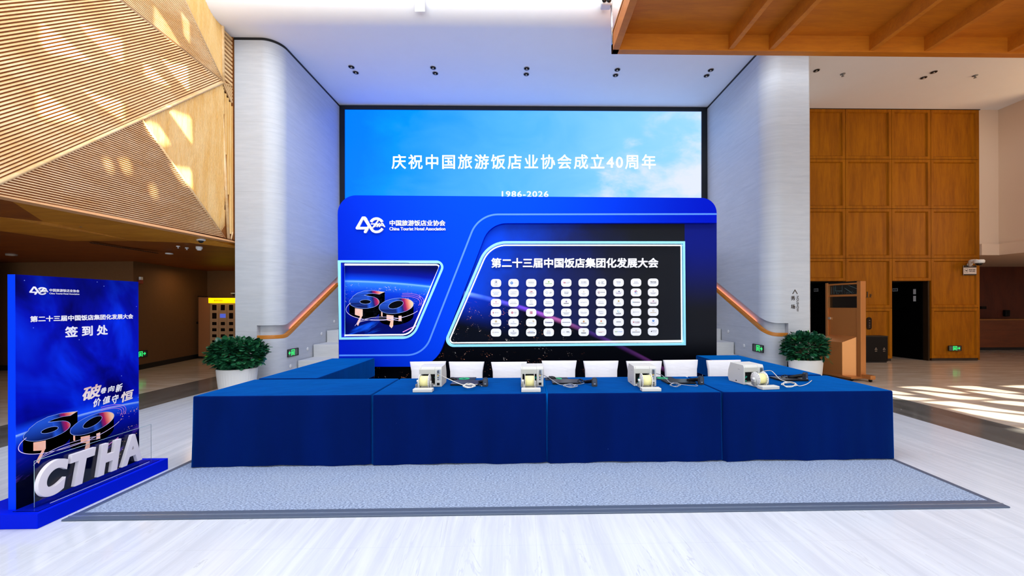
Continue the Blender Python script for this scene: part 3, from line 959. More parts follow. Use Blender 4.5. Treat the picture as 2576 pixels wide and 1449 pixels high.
# raised blue overlay with the sweeping edge
ov = rounded([(849, 491, 46), (1803, 498, 38), (1803, 560.5, 0), (1232, 561.5, 62), (1094, 922.5, 74), (853, 922.5, 0)], 14)
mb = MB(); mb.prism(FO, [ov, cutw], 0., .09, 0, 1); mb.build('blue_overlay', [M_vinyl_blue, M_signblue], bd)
ln = rounded([(1803, 538.5, 0), (1204, 539.5, 72), (1066, 893, 62), (853, 894, 0)], 14)
mb = MB(); ribbon(mb, FO, ln, 4.2, .092); mb.build('pale_line', M_lightline, bd)
def inset(pts, k):
    """crude polygon inset in photo units"""
    n_ = len(pts); r = []
    ar = sum(pts[i][0]*pts[(i+1) % n_][1]-pts[(i+1) % n_][0]*pts[i][1] for i in range(n_))
    sgn = 1 if ar > 0 else -1
    for i in range(n_):
        p, a, b = Vector(pts[i]), Vector(pts[i-1]), Vector(pts[(i+1) % n_])
        t1, t2 = (p-a), (b-p)
        if t1.length < 1e-6 or t2.length < 1e-6: r.append(tuple(p)); continue
        n1, n2 = Vector((-t1.y, t1.x)).normalized()*sgn, Vector((-t2.y, t2.x)).normalized()*sgn
        m_ = (n1+n2).normalized()
        r.append(tuple(p+m_*(k/max(.4, m_.dot(n1)))))
    return r
# right picture frame
fo = rounded([(1226, 606.5, 72), (1723.5, 607, 0), (1725.5, 868.5, 0), (1112, 873, 19)], 10)
fi = inset(fo, 5.2)
fr_ = MB(); fr_.prism(FW, [fo, fi], 0., .10); fr_.build('ice_blue_frame', M_frameblue, bd)
nl = inset(fo, 10.2)
mb = MB(); ribbon(mb, FBf(.02), nl, 2.7, .02, 0, True, .008); mb.build('neon_line', M_neon, bd)
# left picture frame and its picture
li_ = inset(lo_, 5.6)
li_ = [(max(x, 857.), y) for x, y in li_]
mb = MB(); mb.prism(FW, [lo_, li_], -.10, .10); mb.build('ice_blue_frame', M_frameblue, bd)
def m_globe(t):
    u, v = pxcoords(t)
    a = u-862.
    limb = a*.012+a*a*.00025+704.
    d = v-limb
    n = t.noise(t.xyz(u*.03, v*.05, 0.), 1., 5, .6, .6)
    sky = t.ramp(((d+45.)/45.).clamp(), [(0, '#040c50'), (.55, '#0618a8'), (.9, '#0a4cf4'), (1., '#2f7dff')])
    ear = t.ramp((d/110.).clamp(), [(0, '#8ccbff'), (.05, '#2f82f4'), (.25, '#0a3fd8'), (.6, '#0414a0'), (1., '#020a5a')])
    c = t.mix(d.gt(0.), sky, ear)
    vd, vc = t.voro(t.xyz(u*.2, v*.45, 0.), 1.)
    li = vd.ss(.34, .12)*n.ss(.5, .62)*d.ss(2., 14.)*d.ss(75., 40.)
    c = t.mix(li.clamp(), c, '#ffe9e2')
    sw = (t.noise(t.xyz((u*.5+v)*.035, (v*.5-u)*.006, 1.), 1., 4, .6, .5)).ss(.52, .72)*d.ss(70., 110.)
    c = t.mix(sw*.7, c, '#1464ff')
    return {'Base Color': c, 'Roughness': .4, 'Specular IOR Level': .03}
M_globe = mat('printed_globe_picture', fn=m_globe)
mb = MB(); mb.prism(FBf(-.06), [lo_], -.10, -.06); mb.build('picture_panel', M_globe, bd)
ni = inset(lo_, 10.8); ni = [(max(x, 863.5), y) for x, y in ni]
mb = MB(); ribbon(mb, FBf(-.03), ni, 2.9, -.03, 0, True, -.045); mb.build('neon_line', M_neon, bd)

# the printed 60: same artwork on the backdrop window and on the standing sign
def m_digit(t):
    x, y, z = t.pos()
    g = t.new('TexCoord'); q = t.new('SeparateXYZ'); t.t.links.new(g.outputs['Generated'], q.inputs[0])
    gx, gz = E(t.t, q.outputs[0]), E(t.t, q.outputs[2])
    gy = E(t.t, q.outputs[1])
    h = gx.max(gy)
    c = t.ramp((h*1.0+gz*.1).clamp(), [(0, '#0a2aa8'), (.16, '#1f6be6'), (.30, '#0a1f80'), (.42, '#2f6fe0'), (.5, '#0c1650'), (.58, '#2458d0'), (.72, '#12246e'), (.82, '#b01a5a'), (.9, '#f07a6a'), (1., '#ffd0a8')])
    return {'Base Color': c, 'Roughness': .4, 'Specular IOR Level': .05}
M_digit = mat('printed_digit_top', fn=m_digit)
M_digside = mat('printed_digit_side', '#02030a', .4, spec=.03)
M_digedge = mat('printed_digit_edge', '#9db8ff', .4)
M_door = mat('printed_glow_door', fn=lambda t: {'Base Color': t.mix(t.noise(t.xyz(*t.pos()), 9., 2, .5), '#ff9a5a', '#ffe6dc'), 'Roughness': .5})
M_ring = mat('printed_light_ring', '#e4d4ff', .5)
M_ringp = mat('printed_pink_ring', '#e487d8', .5)
def art60(parent, fr, k, d):
    """fr(u,v,d): u right, v up in artwork units (230 wide, about 180 high)"""
    f2 = lambda u, v, dd=0.: fr(u*k, v*k, dd)
    six = rounded([(14, 96, 0), (14, 96, 0)], 1)
    def outline6():
        o = []
        for i in range(25):
            a = math.pi*2*i/24
            o.append((50+39*math.cos(a), 92+20*math.sin(a)))
        return o
    # six: round bowl plus the rising tail
    bowl = ellipse(50, 90, 39, 17, 36)
    six = [p for p in ellipse(50, 90, 39, 17, 30, math.radians(50), math.radians(-215))]
    six += [(20, 104), (32, 113), (50, 119), (72, 120), (103, 116), (89, 110), (75, 112), (60, 111), (50, 107.5)]
    hole6 = ellipse(53, 90.5, 14.5, 5.6, 20)[:-1]
    zero = ellipse(133, 80, 45, 19.5, 40, rot=.13)[:-1]
    hole0 = ellipse(132, 83, 20, 9.2, 24, rot=.3)[:-1]
    for outl, hole, drop in ((six, hole6, 27), (zero, hole0, 30)):
        sd_ = MB()
        def slab(lp):
            for i in range(len(lp)):
                a, b = lp[i], lp[(i+1) % len(lp)]
                sd_.add([f2(a[0], a[1], d), f2(b[0], b[1], d), f2(b[0], b[1]-drop, d), f2(a[0], a[1]-drop, d)], [(0, 1, 2, 3)])
        slab(outl)
        sd_.sheet(f2, [[(x, y-drop) for x, y in outl]], d*1.0)
        sd_.build('digit_side', M_digside, parent)
        tp = MB(); tp.sheet(f2, [outl, hole], d+.002); tp.build('digit_top', M_digit, parent)
        hl = MB(); hl.sheet(f2, [hole], d+.0015); hl.build('digit_hole', M_digside, parent)
        ed = MB(); ribbon(ed, f2, outl, .7, d+.003, 0, True); ribbon(ed, f2, hole, .7, d+.003, 0, True); ed.build('digit_edge', M_digedge, parent)
    for q in ([(26, 74), (46, 71), (46, 54), (39, 53), (26, 57)], [(108, 57), (126, 55), (126, 41), (119, 40), (108, 43)], [(139, 54), (147, 54.5), (147, 41), (139, 40)], [(94, 65), (97.5, 63), (97.5, 52), (94, 54)]):
        dm = MB(); dm.sheet(f2, [q], d+.004); dm.build('glowing_door', M_door, parent)
    for q in ([(46, 56), (41, 56), (30, 34), (34, 28)], [(126, 44), (119, 42), (115, 28), (121, 22), (125, 28)]):
        dm = MB(); dm.sheet(f2, [q], d+.0045); dm.build('light_streak', M_door, parent)
    rg = MB(); ribbon(rg, f2, ellipse(100, 76, 97, 33, 60, math.radians(150), math.radians(335), .06), 1.2, d+.005)
    for j in range(2): ribbon(rg, f2, ellipse(120, 20-j*4, 90+j*5, 30-j*2, 40, math.radians(75), math.radians(175), -.1), .9, d+.005)
    rg.build('light_ring_print', M_ring, parent)
    rp = MB()
    for j in range(3): ribbon(rp, f2, ellipse(142, 82+j*.8, 53+j*5, 21+j*3.2, 40, math.radians(-25), math.radians(80), .16), .8, d+.0055)
    ribbon(rp, f2, [(150, 12), (170, 22), (186, 29)], 2.2, d+.005)
    rp.build('pink_ring_print', M_ringp, parent)
F6 = lambda u, v, d=0.: FB(871+u*1.08, 857-v*1.0*.92, d)
# artwork units were measured on the window: 871..1093 px wide
art60(bd, lambda u, v, d=0.: FBf(-.06)(868+u, 847-v, d), .97, -.058)

def cutlogo(mb, fr, x0, y0, k, d0, d1, mi=0):
    """association emblem; x right, y down from its top-left, k = scale of a 660 x 380 drawing"""
    _q = [0]
    def f2(u, v, d=0.): return fr(x0+u*k, y0+v*k, d+(_q[0]*.00025 if d == d1 else 0))
    # four: slanted left stroke, foot, short tail
    w = 58
    for poly in (
        rounded([(150, 0, 30), (222, 0, 26), (330, 187, 0), (300, 255, 0), (178, 62, 0), (90, 232, 0), (262, 232, 0), (268, 212, 0), (304, 262, 26), (240, 372, 22), (196, 372, 22), (186, 340, 16), (214, 290, 0), (20, 290, 30), (0, 262, 26)], 4),
    ):
        mb.prism(f2, [poly], d0, d1, mi)
    # the stroke sweeping from the four into the C
    sw = [(238, 80), (300, 187), (345, 265), (390, 322), (440, 343), (480, 345), (530, 336), (575, 308), (606, 268)]
    sw = [(222, 40)]+sw
    for q in stroke(sw, 56): (_q.__setitem__(0, _q[0]+1), mb.prism(f2, [q], d0, d1, mi))
    arc = ellipse(472, 190, 142, 142, 22, math.radians(208), math.radians(332))
    arc = [(x, y) for x, y in arc]
    for q in stroke(arc, 56): (_q.__setitem__(0, _q[0]+1), mb.prism(f2, [q], d0, d1, mi))
    for ln_, ww in (([(352, 168), (500, 168)], 24), ([(520, 78), (382, 262)], 26), ([(470, 168), (430, 232)], 22), ([(545, 150), (478, 236)], 24), ([(480, 195), (540, 195)], 18), ([(600, 150), (530, 236)], 24), ([(600, 148), (655, 238)], 24), ([(570, 205), (640, 205)], 18)):
        for q in stroke(ln_, ww): (_q.__setitem__(0, _q[0]+1), mb.prism(f2, [q], d0, d1, mi))
lg = MB(); cutlogo(lg, FBf(.115), 894, 544.5, .1125, .09, .115); lg.build('emblem', M_signwhite, bd)
mb = MB()
mb.text(FBf(.112), '中国旅游饭店业协会', 1050, 561, 140, 14.5, .09, .112, .022, sy=-1)
mb.text(FBf(.105), 'China Tourist Hotel Association', 1050, 575.6, 141, 8.2, .09, .105, .022, sy=-1)
mb.build('association_lettering', M_signwhite, bd)
mb = MB()
mb.text(FB, '第二十三届中国饭店集团化发展大会', 1445.5, 661.7, 419, 25, .0, .03, .032, sy=-1)
mb.build('title_lettering', M_signwhite, bd)

# logo plates
LM = [M_signwhite]+[mat('logo_ink_'+n_, c_, .5) for n_, c_ in (('navy', '#22306a'), ('blue', '#2f78c8'), ('grey', '#8e9096'), ('green', '#7fb43a'), ('red', '#b03048'), ('pink', '#d8a0b4'), ('gold', '#b89a4a'), ('black', '#2a2a30'), ('teal', '#2fa8b8'), ('purple', '#7a3a8c'), ('orange', '#d8885a'))]
NAVY, BLU, GRY, GRN, RED, PNK, GLD, BLK, TEA, PUR, ORG = range(1, 12)
def txt(s, y, h, c, x=0, b=.02): return ('t', s, x, y, h, c, b)
def bars(y, w, c, x=0, n_=6, h=.9): return ('b', x, y, w, n_, h, c)
def dsc(x, y, r, c): return ('d', x, y, r, c)
def rng(x, y, r, c): return ('r', x, y, r, c)
def dia(x, y, r, c): return ('q', x, y, r, c)
def sqr(x, y, w, h, c): return ('s', x, y, w, h, c)
LG = [
 [[rng(0,3.4,2.6,NAVY),dsc(1,2.4,1.2,NAVY),bars(-.8,9,NAVY),bars(-5,8,NAVY)], [dsc(-4.6,0,3.6,BLU),('t','H',-4.6,0,2.8,0,.04),txt('华住',0,2.6,GRY,4.6,0)], [bars(1.5,15,GRY,0,7,2),bars(-2,15,GRY,0,9)], [dia(0,2.6,2.3,GRN),sqr(0,.9,.6,1.6,GRN),bars(-1.8,17,GRN,0,8,1.8)], [sqr(-6.8,.6,2.6,4,PNK),sqr(-3.6,.2,2.4,3.4,RED),txt('东呈集团',1.4,2.4,GRY,4.6,0),bars(-1.4,8,GRY,3.4)],
  [txt('亚朵集团',1.6,3.2,BLK,0,0),txt('ATOUR GROUP',-2.2,1.6,GRY)], [rng(-5,-.4,2.6,GRY),bars(2,7,GRY,4,4,1.6),bars(0,4,GRY,2.6,2,1.6),bars(-2.4,8,GRY,4.4,5,1.6)], [txt('Funmei',1.6,2.6,NAVY),bars(-3,9,BLU)], [txt('IHG',1.2,3.6,GRY,0,0),bars(-2.2,14,GRY,0,6,1.2)], [txt('Marriott',1.6,3.2,BLK,0,.03),bars(-2.2,15,GRY,0,6,1.3)]],
 [[txt('WYNDHAM',1.6,2.2,BLU,0,0),bars(-2.6,12,BLU,0,7,1.5)], [('o',0,0,15,5.6,GRY),txt('Hilton',0,3,GRY,0,0)], [txt('UN',2.8,3.6,RED,0,.05),bars(-.6,15,GRY,0,9,1.4),bars(-3,6,GRY)], [dia(-4.6,.4,3.4,BLU),('q',-4.6,.4,2.7,0),txt('君澜',1,2.4,BLK,4.6,0),bars(-1.6,6,GRY,4)], [txt('Vienna Group',1.4,2,NAVY,0,.03),txt('维也纳酒店',-1.8,2,GRY,0,.03)],
  [txt('A',2.2,4.6,GLD,0,0),bars(-2.2,11,GRY,0,6),bars(-4.6,6,GRY)], [rng(-6,.2,2.6,RED),dsc(-6.6,-.6,1.1,TEA),dsc(-5,-1,1,GLD),bars(.6,12,GRY,4,4,2.2)], [dia(1,2.6,1.9,NAVY),bars(.8,15,NAVY,0,7),bars(-2.6,13,PUR,0,8,1.5)], [dsc(0,3.6,1.5,PUR),dsc(-2.6,2.6,1.4,RED),dsc(-2,-.2,1.4,BLU),dsc(2.2,1.8,1.2,GLD),dsc(.8,-1,1,TEA),bars(-3.8,9,GRY)], [rng(0,3,1.8,GRY),bars(-1.4,14,GRY,0,8,1.4),bars(-3.6,10,GRY)]],
 [[sqr(0,2.6,3.4,3.4,PNK),bars(-2.2,15,PNK,0,7,1.6)], [txt('FUNYARD',1.6,2,GRY,0,0),bars(-2.2,17,GRY,0,9,1.5)], [('o',0,2.2,4,7.6,GRY),bars(-3.6,13,GRY),bars(-4.8,9,GRY)], [txt('WANDA',2,2.6,GRY,0,0),bars(-2.4,17,GRY,0,9,1.5)], [('k',0,2.4,3,BLU),dsc(0,2.2,1.1,RED),bars(-2.2,13,BLK,0,9,2)],
  [txt('HYATT',0,3.4,GRY,0,0)], [txt('KINTLUN',1.6,2,GRY,0,0),bars(-2.2,14,GRY,0,4,1.4)], [dia(0,3,2.6,GLD),bars(-1.4,9,GRY),bars(-3.6,12,GRY)], [dia(-8,.4,1.4,TEA),bars(0,16,BLK,1.6,10,1.8)], [dsc(-.6,2.8,1.2,RED),dsc(1,3.2,1,NAVY),bars(-.4,18,RED,0,12,.7),bars(-2.6,15,BLK,0,8,1.6)]],
 [[sqr(-7,.2,1.8,4,RED),txt('曼京澳门',.4,2.8,GRY,2,0)], [dsc(-3.4,.2,2.8,RED),('d',-3.4,.2,1.6,6),txt('华天',.8,3,BLK,4.4,0),bars(-2.4,5,GRY,4.4)], [sqr(0,0,7,7,PNK),('o',0,0,5,5,RED),('o',.6,-.6,2,2.6,RED)], [bars(1,19,GRY,0,14,1.2),bars(-1.4,10,GRY,0,6,1.4)], [('t','H',0,4,2.6,GLD,.03),bars(-.4,17,GRY),bars(-2.6,13,GRY),bars(-4,12,GRY)],
  [txt('Glenview',.4,3,GRY,0,0),bars(-2.4,14,GRY)], [txt('城市名人',1.6,3.2,GRY,0,0),bars(-2,14,GRY),bars(-3.8,8,GRY)], [rng(0,2.6,3,TEA),('d',1.2,3.4,2.4,0),bars(-3,12,BLK,0,7,1.7),bars(-4.8,12,GRY)], [rng(-6,-.2,1.8,GRY),txt('BARONY',.2,2,GRY,2.6,0)], [rng(0,3.2,2.4,GLD),bars(-1.6,15,GLD,0,7,1.6)]],
 [[dsc(0,2.8,2.7,GLD),('d',0,1.8,1.2,0),bars(-1.8,19,GRY,0,15,1.2),bars(-3.4,12,GRY)], [rng(0,2.4,1.4,GRY),bars(-.2,15,GRY,0,1,.3),bars(-2.6,15,GRY,0,9,1.5)], [dsc(5,2.6,2.2,GLD),('d',4.4,1.6,1.4,0),bars(-1,14,GRY,0,11,1)], [sqr(-7.4,.2,3,3.2,NAVY),('s',-7.4,.2,.7,2,0),('s',-7.4,.2,2,.7,0),bars(0,15,NAVY,2.4,7,2.6)], [bars(.2,20,NAVY,0,13,1.5)],
  [dsc(0,2,2.3,GLD),sqr(0,1.2,3,2.4,ORG),bars(-2.2,14,BLK,0,9,1.9)], [dia(0,2.4,2.7,ORG),bars(-2.2,11,GRN,0,8,1.2),bars(-3.8,14,GRY)], [txt('金陵酒店',.6,2.9,GRY,0,.02)], [sqr(-6.4,.2,3.6,3.6,RED),('q',-6.4,.8,1.3,0),txt('开元酒店',.2,2.8,BLK,3,0),bars(-2.2,11,RED,3)], [dsc(0,3,2.8,BLU),('q',0,4.4,1.2,0),bars(-2,10,GRY),bars(-4.2,5,GRY)]],
 [[rng(-7,.4,1.8,GLD),bars(.6,11,GRY,2,6,1.5)], [dia(0,3.6,1.8,GRY),bars(0,15,GRY,0,8,1.4),bars(-2.2,14,GRY,0,10,1.3),bars(-4.4,7,GRY)], [sqr(-5,2,2,1.8,RED),sqr(-.6,2.2,2.6,1.4,BLU),sqr(4,2.2,3,1.4,GRY),bars(-1,19,BLK,0,9,2)], [rng(-2,3.4,1.5,GLD),rng(2,3.4,1.5,GLD),bars(.4,10,GRY),bars(-1.8,11,GRY,0,5),bars(-3.6,10,GRY)], [bars(.2,4,GRY,-7,3),sqr(-3.6,.4,.5,2.4,GRY),bars(1.2,7,BLK,4,6,1.8),bars(-.8,10,GRY,5,9)],
  [dia(0,3,2.9,GLD),('q',0,3,2,0),dia(0,3,1,GLD),bars(-2,12,BLK,0,6,2),bars(-3.6,11,GRY)], [txt('Luxemon',.6,3,ORG,0,0),bars(-1.4,9,BLK,-2)], [txt('OCT',.4,2.4,GRN,-6.4,.05),txt('华侨城酒店',.4,2.4,BLU,3,0)], [rng(0,3,1.7,GLD),bars(-.8,19,BLK,0,13,1.5)], [dia(-4.6,.6,1.9,BLK),bars(2,12,GRY,3.2,6,1.2),bars(-.6,9,GRY,3.2)]],
]
LX = [1248, 1292, 1336.3, 1380.2, 1424.2, 1467.9, 1511.6, 1555.3, 1599.2, 1642.2]
LY = [[712.2, 737, 761.8, 786.8, 811.7, 836.4], [710.8, 735.6, 760.2, 784.8, 809.6, 834]]
for r in range(6):
    for c in range(10):
        f_ = c/9
        cx, cy = LX[c], LY[0][r]*(1-f_)+LY[1][r]*f_
        w_, h_ = 12.9, 9.9
        rp = rounded([(cx-w_, cy-h_, 7.4), (cx+w_, cy-h_, 7.4), (cx+w_, cy+h_, 7.4), (cx-w_, cy+h_, 7.4)], 5)
        mb = MB(); mb.prism(FB, [rp], 0., .028); pl = mb.build('logo_plate', M_signwhite, bd)
        mb = MB(); lay = 0
        fl = lambda u, v, d=0., cx=cx, cy=cy: FB(cx+u, cy-v, d)
        for e in LG[r][c]:
            lay += 1; dd = .0285+lay*.0004
            k = e[0]
            if k == 't': mb.text(fl, e[1], e[2], e[3], None, e[4], dd, dd, e[6], e[5])
            elif k == 'b':
                _, x, y, w, n_, h, ci = e
                for i in range(n_):
                    u0 = x-w/2+w*i/n_; mb.sheet(fl, [[(u0, y-h/2), (u0+w/n_*.72, y-h/2), (u0+w/n_*.72, y+h/2), (u0, y+h/2)]], dd, ci)
            elif k == 'd': mb.sheet(fl, [disc(e[1], e[2], e[3], 14)], dd, e[4])
            elif k == 'r': ribbon(mb, fl, disc(e[1], e[2], e[3]*.85, 16), e[3]*.35, dd, e[4], True)
            elif k == 'q': mb.sheet(fl, [[(e[1]-e[3], e[2]), (e[1], e[2]-e[3]), (e[1]+e[3], e[2]), (e[1], e[2]+e[3])]], dd, e[4])
            elif k == 's': mb.sheet(fl, [[(e[1]-e[3]/2, e[2]-e[4]/2), (e[1]+e[3]/2, e[2]-e[4]/2), (e[1]+e[3]/2, e[2]+e[4]/2), (e[1]-e[3]/2, e[2]+e[4]/2)]], dd, e[5])
            elif k == 'o': ribbon(mb, fl, [(e[1]-e[3]/2, e[2]-e[4]/2), (e[1]+e[3]/2, e[2]-e[4]/2), (e[1]+e[3]/2, e[2]+e[4]/2), (e[1]-e[3]/2, e[2]+e[4]/2)], .5, dd, e[5], True)
            elif k == 'k':
                st_ = []
                for i in range(10):
                    a = math.pi/2+i*math.pi/5; rr = e[3] if i % 2 == 0 else e[3]*.42
                    st_.append((e[1]+rr*math.cos(a), e[2]+rr*math.sin(a)))
                mb.sheet(fl, [st_], dd, e[4])
        mb.build('logo', LM, pl)

# ------------------------------------------------------------------ entrance mat
mb = MB()
CX0, CX1, CY0, CY1 = -3.53, 3.86, 3.09, 6.9
mb.add([(CX0+.05, CY0+.11, .008), (CX1-.05, CY0+.11, .008), (CX1-.05, CY1-.05, .008), (CX0+.05, CY1-.05, .008)], [(0, 1, 2, 3)])
mb.add([(CX0+.05, CY0+.11, .001), (CX1-.05, CY0+.11, .001), (CX1-.05, CY1-.05, .001), (CX0+.05, CY1-.05, .001)], [(3, 2, 1, 0)])
cp = mb.build('entrance_carpet', M_carpet)
tag(cp, 'blue grey flecked carpet on the marble floor in front of the tables', 'carpet')
mb = MB()
for lo, hi in (((CX0, CY0, 0), (CX1, CY0+.11, .013)), ((CX0, CY0+.11, 0), (CX0+.05, CY1, .011)), ((CX1-.05, CY0+.11, 0), (CX1, CY1, .011)), ((CX0+.05, CY1-.05, 0), (CX1-.05, CY1, .011))):
    mb.box(lo, hi)
mb.build('rubber_edging', M_rubber, cp, .004)
mb = MB(); mb.box((CX0, CY0+.045, .0125), (CX1, CY0+.058, .0145)); mb.build('edging_strip', mat('edging_pale', '#9aa8bc', .25, .6), cp)  # thin paler metallic line along the front edging

# ------------------------------------------------------------------ draped tables
ZT = .72
def drape(x0, x1, y0, y1, zlow=.016, seed=0, flare=.03, open_sides=()):
    """cloth mesh: flat top, rounded edge, hanging sides with soft folds. open_sides: {'F','B','L','R'} -> bottom height"""
    rnd = random.Random(seed)
    ph = [rnd.uniform(0, 6.28) for _ in range(8)]
    per = []
    step = .035
    def side(a, b, nrm, key):
        n_ = max(2, int((Vector(b)-Vector(a)).length/step))
        for i in range(n_): 
            f = i/n_
            per.append((Vector(a).lerp(Vector(b), f), Vector(nrm), key, f, (Vector(b)-Vector(a)).length))
    r = .02
    def corner(c, a0, key):
        for i in range(5):
            a = a0+math.pi/2*i/5
            nn = Vector((math.cos(a), math.sin(a)))
            per.append((Vector(c)+nn*r, nn, key, None, 0))
    side((x0+r, y0), (x1-r, y0), (0, -1), 'F'); corner((x1-r, y0+r), -math.pi/2, 'FR')
    side((x1, y0+r), (x1, y1-r), (1, 0), 'R'); corner((x1-r, y1-r), 0, 'RB')
    side((x1-r, y1), (x0+r, y1), (0, 1), 'B'); corner((x0+r, y1-r), math.pi/2, 'BL')
    side((x0, y1-r), (x0, y0+r), (-1, 0), 'L'); corner((x0+r, y0+r), math.pi, 'LF')
    low = dict(open_sides)
    rows = []
    lv = [('t', .016), ('t', .008), ('e', 0), ('e', 1), ('e', 2)]
    NS = 14
    def zl(key): 
        vals = [low.get(k, zlow) for k in key]
        return max(vals) if vals else zlow
    def row(kind, f):
        out = []
        for i, (p, nn, key, t, ln_) in enumerate(per):
            if kind == 't':
                q = p-nn*f; out.append(Vector((q.x, q.y, ZT+(.0 if f < .02 else .0012))))
            elif kind == 'e':
                a = math.pi/2*(f+1)/3; rr = .012
                q = p-nn*rr+nn*rr*math.sin(a)
                out.append(Vector((q.x, q.y, ZT-rr+rr*math.cos(a))))
            else:
                bot = zl(key)
                z = (ZT-.012)+(bot-ZT+.012)*f
                h = (ZT-z)/ZT
                s = p.x*1.0+p.y*1.0
                w = (.006*math.sin(s*9.5+ph[2])+.005*math.sin(s*17+ph[3]+h*2)+.003*math.sin(s*31+ph[4]))*h
                cor = 1. if t is None else math.exp(-min(t, 1-t)*ln_/.09)
                fl_ = flare if key == 'F' else (.012 if 'F' in key and flare > .006 else .004)
                d = (fl_*h*(.35+.65*cor)+w*(1-.4*cor)+.008*h) if key == 'F' else (fl_*h+w*.12)
                zz = z
                if f > .98: zz += .006*math.sin(s*6+ph[5])
                q = p+nn*d; out.append(Vector((q.x, q.y, max(zz, bot-.004))))
        return out
    for k_, f in lv: rows.append(row(k_, f))
    for i in range(1, NS+1): rows.append(row('s', i/NS))
    mb = MB(); mb.grid(rows, smooth=True, wrap=True)
    mb.f = [f[::-1] for f in mb.f]
    n_ = len(per)
    mb.add([v.copy() for v in rows[0]], [tuple(range(n_))], 0, True)
    return mb
TY0, TY1 = 4.085, 5.01
tx = [-3.375, -1.57, .222, 2.045, 3.862]
labels = ['blue tablecloth on the far left front table, with nothing standing on it',
          'blue tablecloth on the second front table, under two label printers',
          'blue tablecloth on the third front table, right of the gap in the row',
          'blue tablecloth on the far right front table, under one printer']
for i in range(4):
    g = (.006, .006)
    a, b = tx[i]+.008, tx[i+1]-.008
    o = drape(a, b, TY0, TY1, seed=i+2, flare=.018 if i in (1, 2) else .026).build('tablecloth', M_cloth)
    tag(o, labels[i], 'tablecloth', 'blue tablecloths on the check-in tables')
for i, (x0, x1, y0, y1, side_, lb) in enumerate(((-3.36, -2.62, 5.06, 6.98, 'R', 'blue tablecloth on the left side table running back to the backdrop'), (3.06, 3.83, 5.06, 7.08, 'L', 'blue tablecloth on the right side table running back to the backdrop'))):
    o = drape(x0, x1, y0, y1, seed=20+i, open_sides={side_: .42}, flare=.004).build('tablecloth', M_cloth)
    tag(o, lb, 'tablecloth', 'blue tablecloths on the check-in tables')
    t = thing('folding_table', 'table under the blue cloth on the %s side of the backdrop' % ('left', 'right')[i], 'table', ((x0+x1)/2, (y0+y1)/2, 0), 'tables under the blue cloths')
    m = MB(); m.box((x0+.02, y0+.02, ZT-.035), (x1-.02, y1-.02, ZT-.004)); m.build('tabletop', M_grey, t)
    for xx in (x0+.08, x1-.08):
        for yy in (y0+.1, y1-.1):
            m = MB(); m.tube([(xx, yy, .0115), (xx, yy, ZT-.03)], .016, 8); m.build('leg', M_chrome, t)

# ------------------------------------------------------------------ covered chairs
def chair_proto():
    t = thing('banquet_chair', 'x', 'chair', (0, 0, 0), 'white covered chairs behind the front tables')
    # local: seat centre at origin x, backrest at y=+.2, facing -y
    rows = []
    for i in range(15):
        z = (.02+(.90-.02)*i/14)*.92
        zz = z/.83
        wl = .222 if z < .8 else .222+.02*((z-.8)/.1)
        wl = .215+.012*max(0, (z-.45)/.45)+ (.022*((z-.73)/.1) if z > .73 else 0)
        yb = .20+.10*max(0, (z-.45))*.6
        th = .028 if z < .79 else .028-.014*((z-.79)/.04)
        ring = []
        for x, y in ((-1, -1), (-.96, -1.25), (-.5, -1.1), (0, -1.0), (.5, -1.1), (.96, -1.25), (1, -1), (1, 1), (.5, 1.15), (0, 1.2), (-.5, 1.15), (-1, 1)):
            top = .012*abs(x)**3 if i == 14 else 0
            ring.append(Vector((x*wl, yb+y*th*(1 if z > .5 else .9), z+top)))
        rows.append(ring)
    mb = MB(); mb.grid(rows, smooth=True, wrap=True); n_ = 12
    mb.add([v.copy() for v in rows[-1]], [tuple(range(n_))], 0, True)
    b = mb.build('backrest', M_spandex, t)
    rows = []
    for z, k in ((.36, .98), (.44, 1.0), (.465, .97), (.47, .85)):
        rows.append([Vector((x*.215*k, y*.2*k-.02, z)) for x, y in ((-1, -1), (-.5, -1.06), (.5, -1.06), (1, -1), (1.03, 0), (1, 1), (-1, 1), (-1.03, 0))])
    mb = MB(); mb.grid(rows, smooth=True, wrap=True); mb.add([v.copy() for v in rows[-1]], [tuple(range(8))])
    mb.build('seat', M_spandex, t)
    for sx in (-1, 1):
        for y0 in (-.19, .17):
            mb = MB(); mb.tube([(sx*.195, y0, 0), (sx*.195, y0, .38)], [.02, .032], 10); mb.build('leg', M_spandex, t)
    return t
ch = chair_proto()
seats = [(1033, 1124, .06, 'under the left printer'), (1128, 1217, -.05, ''), (1235, 1327, 0, ''), (1362, 1452, .0, ''), (1467, 1556, 0.02, ''), (1571, 1660, -.02, ''), (1671, 1758, .03, ''), (1776, 1864, .05, '')]
cl = ['white covered chair behind the far left label printer', 'white covered chair just right of the one behind the leftmost printer', 'white covered chair partly behind the left side of the second printer', 'white covered chair to the right of the second printer from the left', 'white covered chair fully in view between the second and third printers', 'white covered chair behind the third label printer from the left', 'white covered chair fully in view between the third and fourth printers', 'white covered chair partly behind the far right label printer']
for i, (a, b, rz, _) in enumerate(seats):
    yb = 5.36
    x = (P(a, 930, 'y', yb+.2).x+P(b, 930, 'y', yb+.2).x)/2
    o = ch if i == 0 else copy_tree(ch, cl[i])
    if i == 0: ch['label'] = cl[0]
    move(o, (x, yb-.045*(i % 3), .009), rz)

